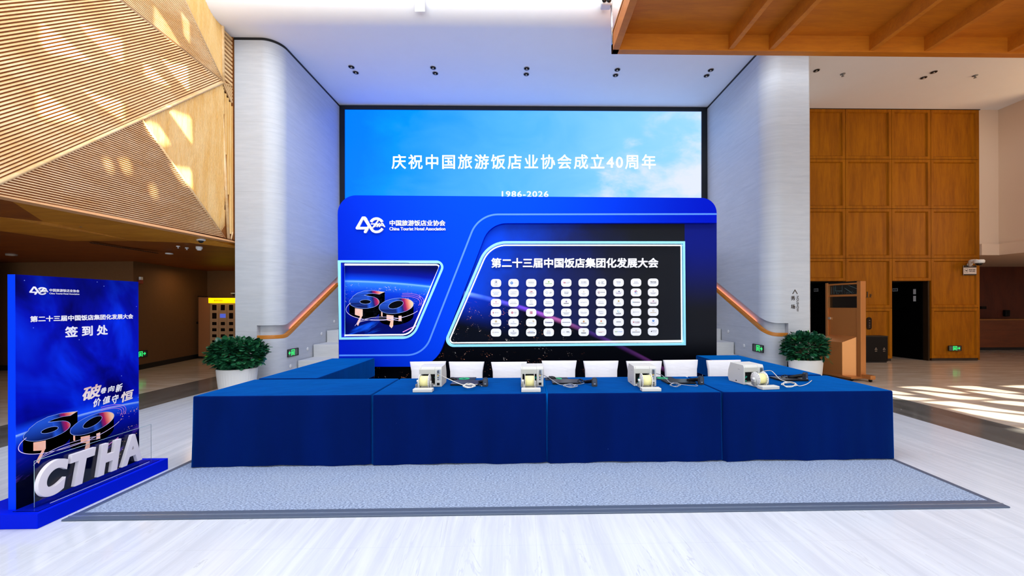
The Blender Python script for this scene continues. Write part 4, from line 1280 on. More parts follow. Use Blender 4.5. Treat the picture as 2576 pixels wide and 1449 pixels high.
# ------------------------------------------------------------------ label printers with spools
def printer_proto():
    t = thing('label_printer', 'x', 'label printer', (0, 0, 0), 'label printers on the front tables')
    # local: back of the machine faces -y (towards the camera); body y in 0..0.27, spool arm in front y -.29..0
    hw = .125; hz = .225
    fr = Fr((0, 0, 0), (0, 1, 0), (0, 0, 1), (1, 0, 0))
    side = [(0, .0), (.26, .0), (.285, .05), (.275, .13), (.235, hz), (.012, hz-.005), (0, hz-.03)]
    # left cheek, right cheek, upper hood: leaves the spool bay open at the back
    mb = MB(); mb.prism(fr, [side], hw-.075, hw); mb.prism(fr, [side], -hw, -hw+.018)
    up = [(0, hz-.085), (.275, .14), (.235, hz), (.012, hz-.005), (0, hz-.03)]
    mb.prism(fr, [up], -hw+.018, hw-.075)
    mb.box((-hw+.018, .11, .0), (hw-.075, .26, .145)); mb.box((-hw+.018, .0, 0), (hw-.075, .26, .02))
    b = mb.build('housing', M_offwhite, t, .004)
    mb = MB(); mb.box((-hw+.019, .105, .02), (hw-.076, .112, .143)); mb.build('bay_back', M_dark, t)
    mb = MB(); mb.box((-hw+.004, -.002, hz-.083), (hw-.078, .004, hz-.032)); mb.build('rear_panel', M_lightgrey, t, .002)
    mb = MB(); mb.box((hw-.066, -.002, .012), (hw-.006, .003, .058)); mb.build('lower_panel', M_offwhite, t, .002)
    mb = MB(); mb.box((hw-.042, -.003, .075), (hw-.012, .002, .19)); mb.build('port_plate', mat('port_plate', '#a3a9b2', .4, .3), t)
    mb = MB(); mb.box((hw-.045, -.028, .135), (hw-.028, .0, .185)); mb.build('plug', mat('plug_grey', '#4a5260', .5), t, .003)
    mb = MB(); mb.box((hw-.044, -.012, .12), (hw-.03, .0, .134)); mb.build('plug_contact', mat('brass', '#c8a24a', .35, .7), t)
    for z in (.075, .098):
        mb = MB(); mb.box((hw-.044, -.004, z), (hw-.034, .001, z+.012)); mb.build('data_socket', M_blackp, t)
    mb = MB(); mb.box((hw-.052, -.004, .018), (hw-.022, .001, .045)); mb.build('power_socket', M_blackp, t)
    for q_ in ([(-.06, .07, .06), (-.045, .055, .085)], [(-.062, .06, .025), (-.055, .05, .035)], [(.05, .07, .07), (.04, .05, .1)]):
        mb = MB(); mb.tube(q_, .009, 8); mb.build('release_lever', M_green, t)
    # spool arm
    mb = MB(); mb.box((-.092, -.20, 0), (.028, .02, .018)); mb.box((-.118, -.285, 0), (.085, -.20, .034)); mb.build('spool_base', M_offwhite, t, .005)
    ax = -.03; zc = .090; yc = -.128
    for x in (ax-.052, ax+.048):
        M = Matrix.Translation((x, yc, zc)) @ Matrix.Rotation(math.pi/2, 4, 'Y')
        mb = MB(); mb.lathe([(0, 0), (.075, 0), (.076, .002), (.075, .005), (0, .005)], 36, M); fl_ = mb.build('spool_flange', M_white_plastic, t)
        mb = MB()
        for q in range(14):
            a = 2*math.pi*q/14
            for e in (-.0006, .0054):
                p0 = M @ Vector((.056*math.cos(a), .056*math.sin(a), e)); p1 = M @ Vector((.071*math.cos(a), .071*math.sin(a), e))
                mb.tube([p0, p1], .0011, 4)
        mb.build('flange_groove', M_darkgrey, fl_)
    M = Matrix.Translation((ax-.047, yc, zc)) @ Matrix.Rotation(math.pi/2, 4, 'Y')
    mb = MB(); mb.lathe([(.0, 0), (.055, 0), (.055, .095), (.0, .095)], 36, M); mb.build('label_roll', M_labelroll, t)
    for x in (ax-.075, ax+.057):
        mb = MB(); mb.box((x, yc-.02, .018), (x+.014, yc+.02, .09)); mb.build('spool_bracket', M_offwhite, t, .003)
    for x in (ax+.072, ax-.092):
        mb = MB(); mb.box((x, yc-.035, .03), (x+.016, yc+.012, .062)); mb.build('guide_clip', M_grey, t, .002)
    M = Matrix.Translation((ax-.085, yc, zc)) @ Matrix.Rotation(math.pi/2, 4, 'Y')
    mb = MB(); mb.lathe([(.0, 0), (.014, 0), (.014, .025), (0, .025)], 16, M); mb.build('spool_axle', M_white_plastic, t)
    mb = MB(); mb.box((-hw-.001, .12, .02), (-hw+.001, .14, .032)); mb.build('side_latch', M_blackp, t)
    mb = MB(); mb.box((-hw-.0008, .07, .162), (-hw+.001, .10, .166)); mb.build('side_mark', M_grey, t)
    return t
ZS = ZT+.004
pr = printer_proto()
spots = [((1111, 973), 0., 'white label printer at far left, its roll turned straight to the front'),
         ((1367, 972.5), 0., 'white label printer second from left, standing at the table joint'),
         ((1651, 971), .0, 'white label printer third from left, its left side showing'),
         ((1921, 966), .14, 'white label printer farthest right, turned to show most of its left side')]
PO = []
for i, ((px, py), rz, lb) in enumerate(spots):
    q = P(px, py, 'z', ZS)
    o = pr if i == 0 else copy_tree(pr, lb)
    if i == 0: pr['label'] = lb
    c = Vector((q.x-.125*math.cos(rz), q.y-.125*math.sin(rz), ZS))
    move(o, c, rz)
    PO.append(Matrix.Translation(c) @ Matrix.Rotation(rz, 4, 'Z'))

# ------------------------------------------------------------------ laptops, pads, mice, scanners, cables
def lap_proto():
    t = thing('laptop', 'x', 'laptop', (0, 0, 0), 'closed laptops beside the printers')
    mb = MB(); mb.box((-.165, -.115, .003), (.165, .115, .013)); mb.build('laptop_base', M_blackp, t, .004)
    mb = MB(); mb.box((-.165, -.115, .014), (.165, .115, .021)); mb.build('laptop_lid', mat('laptop_lid_dark', '#23262e', .3, .4), t, .003)
    mb = MB()
    for x in (-.14, .14): mb.box((x-.02, -.10, 0), (x+.02, -.09, .004)); mb.box((x-.02, .09, 0), (x+.02, .10, .004))
    mb.build('rubber_foot', M_black, t)
    return t
lp = lap_proto()
lspots = [((1173, 965.5), 0., 'closed dark laptop under the cord right of the far left printer'), ((1424, 962.5), .0, 'closed dark laptop just right of the second printer'), ((1706, 962), .0, 'closed glossy laptop just right of the third printer'), ((1984, 955), .0, 'closed dark laptop beside the far right printer')]
for i, ((px, py), rz, lb) in enumerate(lspots):
    o = lp if i == 0 else copy_tree(lp, lb)
    if i == 0: o['label'] = lb
    q = P(px, py, 'z', ZS); move(o, q, rz)
def pad_proto():
    t = thing('mouse_pad', 'x', 'mouse pad', (0, 0, 0), 'mouse pads with a green ring print')
    fr = Fr((0, 0, 0), (1, 0, 0), (0, 1, 0), (0, 0, 1))
    mb = MB(); mb.prism(fr, [rounded([(-.14, -.09, .012), (.14, -.09, .012), (.14, .09, .012), (-.14, .09, .012)], 4)], 0, .003); mb.build('pad', mat('pad_navy', '#0c2036', .8), t)
    mb = MB()
    for r_, w in ((.06, .012), (.042, .008), (.027, .006)):
        ribbon(mb, fr, ellipse(0.0, -.005, r_, r_*.95, 30)[:-1], w, .0035+.0002, 0, True)
    for k in range(9):
        a = k*.7; mb.sheet(fr, [[(.05*math.cos(a), .05*math.sin(a)), (.066*math.cos(a+.3), .066*math.sin(a+.3)), (.03*math.cos(a+.5), .03*math.sin(a+.5))]], .004)
    mb.build('ring_print', mat('pad_green', '#15c478', .7), t)
    return t
pd = pad_proto()
def mouse_proto():
    t = thing('computer_mouse', 'x', 'computer mouse', (0, 0, 0), 'black mice on the front tables')
    rows = []
    for i in range(9):
        f = i/8; y = -.055+.11*f
        w = .031*math.sqrt(max(.02, 1-(2*f-1)**4)); h = .034*math.sqrt(max(.02, 1-(2*f-1)**2*.9))
        rows.append([Vector((w*math.cos(math.pi*k/8), y, h*math.sin(math.pi*k/8)**.8)) for k in range(9)])
    mb = MB(); mb.grid(rows, smooth=True)
    n_ = 9
    mb.add([v.copy() for v in rows[0]], [tuple(range(n_))]); mb.add([v.copy() for v in rows[-1]], [tuple(range(n_))[::-1]])
    mb.build('mouse_body', M_blackp, t)
    mb = MB(); M = Matrix.Translation((-.003, .03, .027)) @ Matrix.Rotation(math.pi/2, 4, 'Y'); mb.lathe([(0, 0), (.008, 0), (.008, .006), (0, .006)], 12, M); mb.build('scroll_wheel', M_grey, t)
    return t
ms = mouse_proto()
for i, (mp, pp, lb) in enumerate((((1140, 956.5), (1168, 953), ('black mouse beside the far left printer', 'navy pad with green ring print behind the far left laptop')), ((1388, 953.5), (1400, 953.2), ('black mouse beside the second printer', 'navy pad with green ring print behind the second laptop')), (None, (1666, 951.5), ('', 'navy pad with green print peeking out behind the third printer')))):
    o = pd if i == 0 else copy_tree(pd, lb[1])
    o['label'] = lb[1]; q = P(*pp, 'z', ZS); move(o, q, 0)
    if mp:
        o = ms if i == 0 else copy_tree(ms, lb[0])
        o['label'] = lb[0]; q = P(*mp, 'z', ZS); move(o, (q.x, q.y, ZS+.003), 1.2)
def scan_proto(lying):
    t = thing('barcode_scanner', 'x', 'barcode scanner', (0, 0, 0), 'handheld barcode scanners on the front tables')
    # head as a rounded upright block with its window to the camera, handle lying behind
    fr = Fr((0, 0, 0), (1, 0, 0), (0, 0, 1), (0, -1, 0))
    mb = MB()
    mb.prism(fr, [rounded([(-.031, .0, .012), (.031, .0, .012), (.027, .098, .022), (-.027, .098, .022)], 6)], -.018, .014)
    mb.build('scan_head', M_darkgrey, t, .006, 3)
    mb = MB(); mb.prism(fr, [rounded([(-.023, .022, .008), (.023, .022, .008), (.019, .09, .014), (-.019, .09, .014)], 5)], .014, .018); mb.build('face_cover', mat('scanner_face', '#39414e', .35), t, .002)
    mb = MB(); mb.box((-.008, -.0195, .028), (.008, -.0178, .033)); mb.build('maker_plate', M_white_plastic, t)
    mb = MB(); mb.tube([(-.005, .015, .06), (-.02, .07, .045), (-.055, .12, .03), (-.085, .15, .022)], [.022, .021, .02, .017], 12); mb.build('handle', M_blackp, t)
    return t
sn = scan_proto(0)
for i, ((px, py), rz, lb) in enumerate((((1221, 972), 0., 'grey and black scanner standing right of the far left laptop'), ((1495.5, 972), 0., 'grey scanner standing alone right of the second laptop'), ((1763.5, 967.5), .12, 'black scanner right of the third laptop'), ((2026, 957.5), .45, 'black scanner lying right of the far right laptop'))):
    o = sn if i == 0 else copy_tree(sn, lb)
    o['label'] = lb; q = P(px, py, 'z', ZS); move(o, q, rz)
# cables
def smooth_path(pts, n_=8):
    pts = [Vector(p) for p in pts]; out = []
    for i in range(len(pts)-1):
        p0 = pts[max(0, i-1)]; p1 = pts[i]; p2 = pts[i+1]; p3 = pts[min(len(pts)-1, i+2)]
        for k in range(n_):
            t = k/n_
            out.append(.5*((2*p1)+(p2-p0)*t+(2*p0-5*p1+4*p2-p3)*t*t+(3*p1-p0-3*p2+p3)*t**3))
    out.append(pts[-1]); return out
def cable(i, pxs, coil, mt, lb, r=.0042, tail=None):
    """from the printer plug down across the laptop to a bundled coil"""
    plug = PO[i] @ Vector((.088, -.03, .15))
    pts = [plug]
    for k, (px, py) in enumerate(pxs):
        h = .027+.10*(1-(k+1)/len(pxs))**1.4
        pts.append(P(px, py, 'z', ZS+h))
    cx, cy, rx, ry, turns = coil
    rnd = random.Random(i+5)
    for k in range(turns*10):
        a = k/10*2*math.pi
        e = 1+rnd.uniform(-.12, .12)
        ph = math.sin(a*.5+i)
        pts.append(P(cx+rx*math.cos(a)*e*(1 if k % 20 < 10 else .8), cy+ry*math.sin(a)*e*(1+.3*ph), 'z', ZS+.026+.004*(k % 4)))
    for (px, py) in tail or []: pts.append(P(px, py, 'z', ZS+.012))
    mb = MB(); mb.tube(smooth_path(pts, 5), r, 6)
    tag(mb.build('printer_cable', mt), lb, 'cable', 'bundled printer cables on the front tables')
M_cw = mat('white_cable', '#d6d2c8', .5); M_cg = mat('grey_cable', '#8e939e', .5)
cable(0, [(1125, 952), (1150, 963), (1165, 968)], (1180, 970, 14, 4.2, 3), M_cw, 'white cable bundled on the far left laptop', .0048, [(1203, 967), (1212, 971)])
cable(1, [(1380, 950), (1395, 960), (1412, 968)], (1434, 970, 16, 3.6, 4), M_cg, 'grey cable bundled on the edge of the second laptop', .004, [(1462, 966), (1471, 963)])
cable(2, [(1665, 944), (1678, 955), (1687, 963)], (1698, 968, 13, 4.2, 3), M_cg, 'grey cable bundled in front of the third laptop', .004, [(1735, 970), (1755, 971), (1750, 967)])
cable(3, [(1940, 933), (1955, 947), (1966, 956)], (1985, 967, 19, 5.5, 4), M_cw, 'white cable bundled in front of the far right laptop', .0042, [(2010, 971), (2030, 966), (2042, 957)])
def knot(name, px, py, rx, ry, lb, extra=None, seed=0):
    rnd = random.Random(seed); pts = []
    for k in range(46):
        a = k*.62
        pts.append(P(px+rx*math.cos(a)*rnd.uniform(.5, 1.05), py+ry*math.sin(a)*rnd.uniform(.5, 1.05), 'z', ZS+.006+.022*rnd.random()))
    for (x, y) in extra or []: pts.append(P(x, y, 'z', ZS+.006))
    mb = MB(); mb.tube(smooth_path(pts, 4), .0032, 5)
    tag(mb.build(name, M_blackp), lb, 'cable', 'black scanner cords on the front tables')
knot('scanner_cord', 1209, 964, 6, 6, 'black coiled cord beside the far left scanner', [(1215, 968)], 1)
knot('scanner_cord', 1460, 958, 8, 5, 'black coiled cord behind the second laptop with a lead to the scanner', [(1472, 957), (1480, 962), (1488, 961)], 2)
knot('scanner_cord', 1739, 957, 12, 4.5, 'black coiled cord left of the third scanner', [(1752, 956)], 3)
knot('scanner_cord', 1975, 947, 10, 4, 'black coiled cord behind the far right laptop', [(1990, 949), (2002, 949)], 4)

# ------------------------------------------------------------------ standing check-in sign on the left
sg = thing('check_in_sign', 'tall blue check-in sign board with base and raised white letters', 'sign', (-3.85, 3.5, 0))
SX = -3.815
YN, YFAR = 3.055, 4.0
mb = MB(); mb.box((-4.12, 2.99, 0), (-3.585, 4.06, .112)); mb.build('sign_base', M_signblue, sg, .004)
FSg = lambda u, v, d=0.: P(u, v, 'x', SX)+Vector((d, 0, 0))
ztop = P(43, 690.5, 'x', SX).z
def m_signpic(t):
    x, y, z = t.pos()
    u = (y-YN)/(YFAR-YN); v = (z-.11)/(ztop-.11)
    n = t.noise(t.xyz(0., y*2.2+z*.8, z*1.5-y*.6), 1., 4, .5, .7)
    n2 = t.noise(t.xyz(3., y*3+z*1.2, z*.9-y), 1., 3, .5, .4)
    c = t.ramp((n*.75+n2*.35).clamp(), [(0.0, '#01003c'), (.40, '#02005a'), (.56, '#0310b4'), (.70, '#0534ea'), (.95, '#1a5cf4')])
    top = v.ss(.78, 1.02)
    c = t.mix(top*.6, c, '#01023a')
    # curved horizon with city lights
    a = u-.45
    hz = .33-a*a*.06-(u*-.02)
    d = hz-v
    earth = t.ramp((d*5.).clamp(), [(0, '#9cc8ff'), (.06, '#1d55e6'), (.3, '#0414a8'), (1., '#01031e')])
    c = t.mix(d.ss(-.004, .004), c, earth)
    c = t.mix((d.ss(-.05, 0.))*(d.lt(0.))*.8, c, '#1450ff')
    vd, vc = t.voro(t.xyz(0., y*38, z*60), 1.)
    dn = t.noise(t.xyz(1., y*7, z*9), 1., 4, .6)
    li = vd.ss(.32, .1)*dn.ss(.5, .6)*d.ss(.01, .04)*u.ss(.55, .8)
    c = t.mix(li.clamp(), c, '#ffc8a0')
    sd_, _ = t.voro(t.xyz(0., y*9, z*9), 1.)
    c = t.mix(sd_.ss(.035, .015)*d.lt(0.), c, '#9db4ff')
    sw = t.noise(t.xyz(5., y*1.6+z*2.2, z*9-y*5), 1., 4, .6, .7)
    c = t.mix(sw.ss(.56, .74)*d.ss(.1, .2)*.8, c, '#7a4ae8')
    return {'Base Color': c, 'Roughness': .3, 'Specular IOR Level': .06}
mb = MB(); mb.box((SX-.06, YN, .112), (SX-.004, YFAR, ztop)); mb.build('sign_board', mat('sign_edge_blue', '#0038e8', .45, spec=.05), sg)
mb = MB(); mb.box((SX-.004, YN, .112), (SX, YFAR, ztop)); mb.build('printed_face', mat('printed_sign_picture', fn=m_signpic), sg)
mb = MB(); mb.add([(SX-.03, YN+.01, .2)]*0, []) if 0 else None
frS = Fr((SX, YN, .112), (0, 1, 0), (0, 0, 1), (1, 0, 0))
wS, hS = YFAR-YN, ztop-.112
def SP(px, py): p = P(px, py, 'x', SX); return p.y-YN, p.z-.112
def sbox(px0, py0, px1, py1):
    (a, b), (c, d) = SP(px0, py0), SP(px1, py1); return (a+c)/2, (b+d)/2, c-a
cxl, cyl, wl_ = sbox(73, 731, 117, 732)
mb = MB(); cutlogo(mb, lambda u, v, d=0.: frS(u, -v, d), cxl-wl_/2, -(cyl+wl_*.29), wl_/655, 0, .003); mb.build('emblem', M_signwhite, sg)
mb = MB()
cxl, cyl, wl_ = sbox(123.5, 731.5, 199, 733)
mb.text(frS, '中国旅游饭店业协会', cxl, cyl+.004, wl_, .024, .001, .001, .02)
mb.text(frS, 'China Tourist Hotel Association', cxl, cyl-.022, wl_, .013, .001, .001, .015)
mb.build('association_lettering', M_signwhite, sg)
mb = MB()
cxl, cyl, wl_ = sbox(75, 800.5, 334.5, 797.5)
mb.text(frS, '第二十三届中国饭店集团化发展大会', cxl, cyl, wl_, .048, .001, .001, .038)
mb.build('title_lettering', M_signwhite, sg)
cxl, cyl, wl_ = sbox(163, 834, 271, 831)
mb = MB(); mb.text(frS, '签 到 处', cxl, cyl, wl_, .092, .001, .001, .035); mb.build('check_in_lettering', M_signwhite, sg)
M_cal = mat('slogan_peach', fn=lambda t: {'Base Color': t.mix(t.pos()[2].ss(.86, 1.02), '#f4e4dc', '#c4563e'), 'Roughness': .5})
mb = MB(); mb2 = MB()
def ch_(m, ch, x0, y0, x1, y1):
    a, b = SP(x0, (y0+y1)/2); c, d = SP(x1, (y0+y1)/2); e, f = SP((x0+x1)/2, y0); g, h = SP((x0+x1)/2, y1)
    fr = Fr(frS((a+c)/2, (f+h)/2), (0, 1, .10), (0, .16, 1), (1, 0, 0))
    m.text(fr, ch, 0, 0, (c-a)*.93, (f-h)*.93, .001, .001, .03)
ch_(mb, '破', 205, 968, 256, 1005); mb.build('slogan_accent_lettering', M_cal, sg); mb = MB(); ch_(mb, '恒', 302, 982, 336, 1010)
for ch, q in (('卷', (252, 974, 268, 990)), ('向', (271, 970, 288, 986)), ('新', (290, 965, 308, 986)), ('价', (233, 1001, 254, 1023)), ('值', (257, 996, 278, 1016)), ('守', (280, 992, 298, 1016))): ch_(mb2, ch, *q)
mb.build('slogan_accent_lettering', M_cal, sg); mb2.build('slogan_lettering', M_signwhite, sg)
sx_ = .0040
art60(sg, lambda u, v, d=0.: frS(-.005+u*sx_, .185+v*sx_*.96, d), 1.0, .001)
# clear acrylic stand with the raised letters
XA = -3.70
mb = MB(); mb.box((XA-.006, 3.07, .117), (XA, 4.005, .468)); gl = mb.build('acrylic_plate', M_glass, sg)
mb = MB(); mb.tube([(XA-.003, 3.07, .12), (XA-.003, 3.07, .468), (XA-.003, 4.005, .468), (XA-.003, 4.005, .12)], .0022, 4); mb.build('plate_edge', M_glassedge, gl)
mb = MB(); mb.box((XA-.1, 3.02, .1128), (XA+.085, 4.0, .1165)); ft = mb.build('acrylic_foot', M_glass, sg)
mb = MB(); mb.box((XA+.03, 3.14, .1172), (XA+.034, 3.95, .1185)); mb.build('foot_seam', mat('seam_white', '#dfe6ff', .3), ft)
frA = Fr((XA, 3.07, .0), (0, 1, 0), (0, 0, 1), (1, 0, 0))
for chx, pc in (('C', (93, 173, 1150, 1241)), ('T', (175, 242, 1127, 1212)), ('H', (243, 306, 1104, 1190)), ('A', (304, 358, 1088, 1168))):
    x0_, x1_ = P(pc[0]+3, 1150, 'x', XA+.03).y, P(pc[1], 1150, 'x', XA+.03).y
    xm = (pc[0]+pc[1])/2
    zb_, zt_ = P(pc[0]+8 if chx != 'A' else pc[0]+25, pc[3]-2, 'x', XA+.03).z, P(xm, pc[2]+(6 if chx == 'C' else 3), 'x', XA+.03).z
    mb = MB(); mb.text(Fr((XA, 0, 0), (0, 1, 0), (0, 0, 1), (1, 0, 0)), chx, (x0_+x1_)/2, .30, x1_-x0_, .265, .0, .03, -.045 if chx != 'A' else -.028, 0, .22 if chx != 'A' else .08)
    mb.build('raised_letter', M_letter, sg)

# ------------------------------------------------------------------ potted shrubs
def leaf(mb, p, d, up, L, w, mi):
    d = d.normalized(); s = d.cross(up)
    if s.length < 1e-4: s = d.cross(Vector((1, 0, 0)))
    s.normalize(); n_ = s.cross(d)
    mid = [p+d*(L*f)+n_*(L*(.10*math.sin(f*2.6)-.10*f*f)) for f in (0, .3, .62, .86, 1.)]
    ws = (0, .72, 1., .62, 0)
    vs = [mid[0]]
    for q in (1, 2, 3): vs += [mid[q]+s*w*ws[q]-n_*w*.22*ws[q], mid[q], mid[q]-s*w*ws[q]-n_*w*.22*ws[q]]
    vs.append(mid[4])
    mb.add(vs, [(0, 1, 2), (0, 2, 3), (1, 4, 5, 2), (2, 5, 6, 3), (4, 7, 8, 5), (5, 8, 9, 6), (7, 10, 8), (8, 10, 9)], mi, True)
def shrub(name, lb, c, rx, ry, zc_, rz_, pot_rx, pot_ry, pot_h, n_, seed, base_gap=0., rot=0.):
    rnd = random.Random(seed)
    t = thing(name, lb, 'potted plant', (c[0], c[1], 0), 'potted shrubs beside the pillars')
    M = Matrix.Translation((c[0], c[1], 0)) @ Matrix.Rotation(rot, 4, 'Z')
    mb = MB()
    def flute(a, z): return 1+.010*math.cos(a*40)*(1 if .03 < z < pot_h-.03 else 0)
    prof = [(0, .0), (.80, 0), (.86, .02)]+[(.86+.14*f, .02+(pot_h-.04)*f) for f in (.25, .5, .75, 1)]+[(1.0, pot_h), (.95, pot_h), (.93, pot_h-.04)]
    mb.lathe(prof, 120, M, 0, True, flute, pot_rx, pot_ry); mb.build('pot', M_pot, t)
    mb = MB(); mb.lathe([(0, pot_h-.05), (.93, pot_h-.05)], 24, M, 0, True, None, pot_rx, pot_ry); mb.build('soil', M_soil, t)
    mb = MB()
    for k in range(16):
        a = rnd.uniform(0, 6.28); r_ = rnd.uniform(.1, .75)
        b = M @ Vector((pot_rx*r_*.8*math.cos(a), pot_ry*r_*.8*math.sin(a), pot_h-.06))
        e = M @ Vector((rx*.75*r_*math.cos(a), ry*.75*r_*math.sin(a), zc_+rz_*rnd.uniform(-.1, .6)))
        mb.tube(smooth_path([b, (b+e)/2+Vector((rnd.uniform(-.03, .03), rnd.uniform(-.03, .03), .02)), e], 3), .006, 5)
    mb.build('stem', M_stem, t)
    mb = MB()
    for k in range(n_):
        u = rnd.uniform(-1, 1); a = rnd.uniform(0, 6.28)
        rr = rnd.uniform(.55, 1.0)**.5*1.0
        sx_, sy_, sz_ = math.sqrt(1-u*u)*math.cos(a), math.sqrt(1-u*u)*math.sin(a), u
        # flattened dome: squarer shoulders
        f = (abs(sx_)**2.6+abs(sy_)**2.6+abs(sz_)**2.6)**(-1/2.6)
        wob = 1+.07*math.sin(a*5+u*4+seed)+.05*math.sin(a*11+seed*2)
        q = Vector((sx_*rx*f*rr*wob, sy_*ry*f*rr*wob, zc_+sz_*rz_*f*rr*wob))
        if q.z < pot_h-.02 and (q.x/pot_rx)**2+(q.y/pot_ry)**2 < .9: continue
        if base_gap and q.z < pot_h+base_gap and abs(q.x-.05) < pot_rx*.55 and q.y < 0: continue
        out_ = Vector((sx_, sy_, sz_*.7+.25))
        d = out_+Vector((rnd.uniform(-.9, .9), rnd.uniform(-.9, .9), rnd.uniform(-.8, .5)))
        L = rnd.uniform(.085, .14)
        R3 = M.to_3x3()
        leaf(mb, M @ q, R3 @ d, Vector((rnd.uniform(-.4, .4), rnd.uniform(-.4, .4), 1)), L, L*rnd.uniform(.27, .36), 1 if rnd.random() < .012 else 0)
    if base_gap:
        for k in range(5): leaf(mb, M @ Vector((rx*1.0+.02*k, -.05, pot_h+.02-.02*k)), Vector((1, -.2, -.3*k*.4)), Vector((0, 0, 1)), .09, .02, 1)
    mb.build('foliage', [M_leaf, M_leaf_light], t)
shrub('potted_shrub', 'round green shrub in a white fluted pot beside the left pillar', (-5.44, 7.62), .40, .36, .735, .235, .335, .30, .47, 2300, 3)
shrub('potted_shrub', 'green shrub in a white fluted pot before the right pillar, stems showing', (5.66, 7.92), .37, .25, .76, .235, .33, .22, .52, 1300, 8, .12)

# ------------------------------------------------------------------ exit signs
def exit_sign(lb, fr, w, h, arrow, right=True):
    """fr: frame with origin at the sign centre"""
    t = thing('exit_sign', lb, 'exit sign', fr(0, 0, 0), 'green emergency exit signs')
    a, b = w/2, h/2
    mb = MB(); mb.prism(fr, [[(-a, -b), (a, -b), (a, b), (-a, b)], [(-a+.012, -b+.012), (a-.012, -b+.012), (a-.012, b-.012), (-a+.012, b-.012)]], 0, .022); mb.build('sign_frame', M_black, t)
    mb = MB(); mb.prism(fr, [[(-a+.012, -b+.012), (a-.012, -b+.012), (a-.012, b-.012), (-a+.012, b-.012)]], 0, .012); mb.build('sign_face', M_exitface, t)
    s = 1 if right else -1
    mb = MB(); k = h*.40
    cx = .0+ (.005*s)
    mb.sheet(fr, [[(cx-k*.95, -k), (cx+k*.95, -k), (cx+k*.95, k), (cx-k*.95, k)], [(cx-k*.68, -k), (cx-k*.68, k*.78), (cx+k*.68, k*.78), (cx+k*.68, -k)][::-1]], .0135)
    # running figure
    mb.sheet(fr, [disc(cx+.05*k, k*.48, k*.16, 10)], .0137)
    for q in ([(cx-.05*k, .3*k), (cx-.12*k, -.2*k)], [(cx-.12*k, -.2*k), (cx+.25*k, -.4*k), (cx+.1*k, -.85*k)], [(cx-.12*k, -.2*k), (cx-.3*k, -.6*k), (cx-.55*k, -.62*k)], [(cx-.05*k, .26*k), (cx+.25*k, .02*k), (cx+.45*k, .12*k)], [(cx-.05*k, .26*k), (cx-.4*k, .15*k), (cx-.45*k, -.12*k)]):
        ribbon(mb, fr, q, k*.2, .0137)
    ax0, ax1 = cx+s*k*1.2, cx+s*k*2.35
    ribbon(mb, fr, [(ax0, 0), (ax1-s*k*.1, 0)], k*.26, .0135)
    ribbon(mb, fr, [(ax1-s*k*.55, k*.5), (ax1, 0), (ax1-s*k*.55, -k*.5)], k*.26, .0137)
    mb.build('running_symbol', M_exit, t)
exit_sign('green running figure exit sign on the oak panelling, arrow to the right', Fr(P(2401, 876, 'y', YW-.045), (1, 0, 0), (0, 0, 1), (0, -1, 0)), .37, .15, 1)
exit_sign('exit sign low on the inner face of the right pillar beside the stairs', Fr(P(1908, 876, 'x', 5.15), (0, -1, 0), (0, 0, 1), (-1, 0, 0)), .40, .165, 1)
exit_sign('exit sign with left arrow on the inner face of the left pillar', Fr(P(736, 886.5, 'x', -5.12), (0, 1, 0), (0, 0, 1), (1, 0, 0)), .40, .165, 1, False)
exit_sign('exit sign on the right pillar front, half hidden by the white pot', Fr(P(2003, 919, 'y', YP), (1, 0, 0), (0, 0, 1), (0, -1, 0)), .39, .16, 1)
dW = (WE-WC).normalized(); nW = Vector((dW.y, -dW.x, 0))
# wall point on the left corridor wall
def on_left(px, py):
    d = ray(px, py); c = Vector((0, 0, CAMZ)); return c+d*((WC-c).dot(nW)/d.dot(nW))
exit_sign('exit sign on the left corridor wall, partly behind the blue sign board', Fr(on_left(352, 891)+nW*.001, dW, (0, 0, 1), nW), .44, .17, 1)

# stair lights
for i, (px, py, lb) in enumerate(((731, 921, 'lowest'), (774, 878, 'second lowest'), (809, 840, 'third lowest'), (841, 809, 'highest'))):
    p = P(px, py, 'x', -5.12); M = Matrix.Translation(p) @ Matrix.Rotation(math.pi/2, 4, 'Y')
    mb = MB(); mb.lathe([(0, .012), (.032, .012), (.045, .006), (.045, 0)], 20, M)
    tag(mb.build('stair_light', M_white_plastic), 'round white step light on the left pillar, %s of the row beside the stairs' % lb, 'step light', 'round step lights beside the stairs')
for i, (px, py, lb) in enumerate(((1832, 834, 'upper'), (1872, 870, 'lower'))):
    p = P(px, py, 'x', 5.15); M = Matrix.Translation(p) @ Matrix.Rotation(-math.pi/2, 4, 'Y')
    mb = MB(); mb.lathe([(0, .012), (.032, .012), (.045, .006), (.045, 0)], 20, M)
    tag(mb.build('stair_light', M_white_plastic), 'round white step light on the right pillar, %s one beside the stairs' % lb, 'step light', 'round step lights beside the stairs')

# lettering on the right pillar and the wood wall
t = thing('show_hall_sign', 'bronze arrow and show hall lettering on the right pillar front', 'wall lettering', P(2000, 760, 'y', YP))
FPl = lambda u, v, d=0.: P(u, v, 'y', YP)+Vector((0, -d, 0))
mb = MB()
for q in stroke([(1993.8, 739.5), (1999.6, 729.5), (2005.6, 739.5)], 1.5): mb.prism(FPl, [q], 0, .008)
mb.build('arrow_mark', M_brown_letter, t)
for ch, cy in (('秀', 749.8), ('场', 771.5)):
    mb = MB(); mb.text(FPl, ch, 1994.7, cy, 10.2, 11, 0, .008, .008, sy=-1); mb.build('hall_lettering', M_brown_letter, t)
mb = MB(); mb.text(lambda u, v, d=0.: FPl(2006.4+v, 764.3+u, d), 'NOUSHOW', 0, 0, 39.5, 5.6, 0, .006, 0); mb.build('english_lettering', M_brown_letter, t)
t = thing('floor_number', 'dark 1F floor lettering on the oak panel beside the copper stand', 'wall lettering', P(2183, 742, 'y', YW-.01))
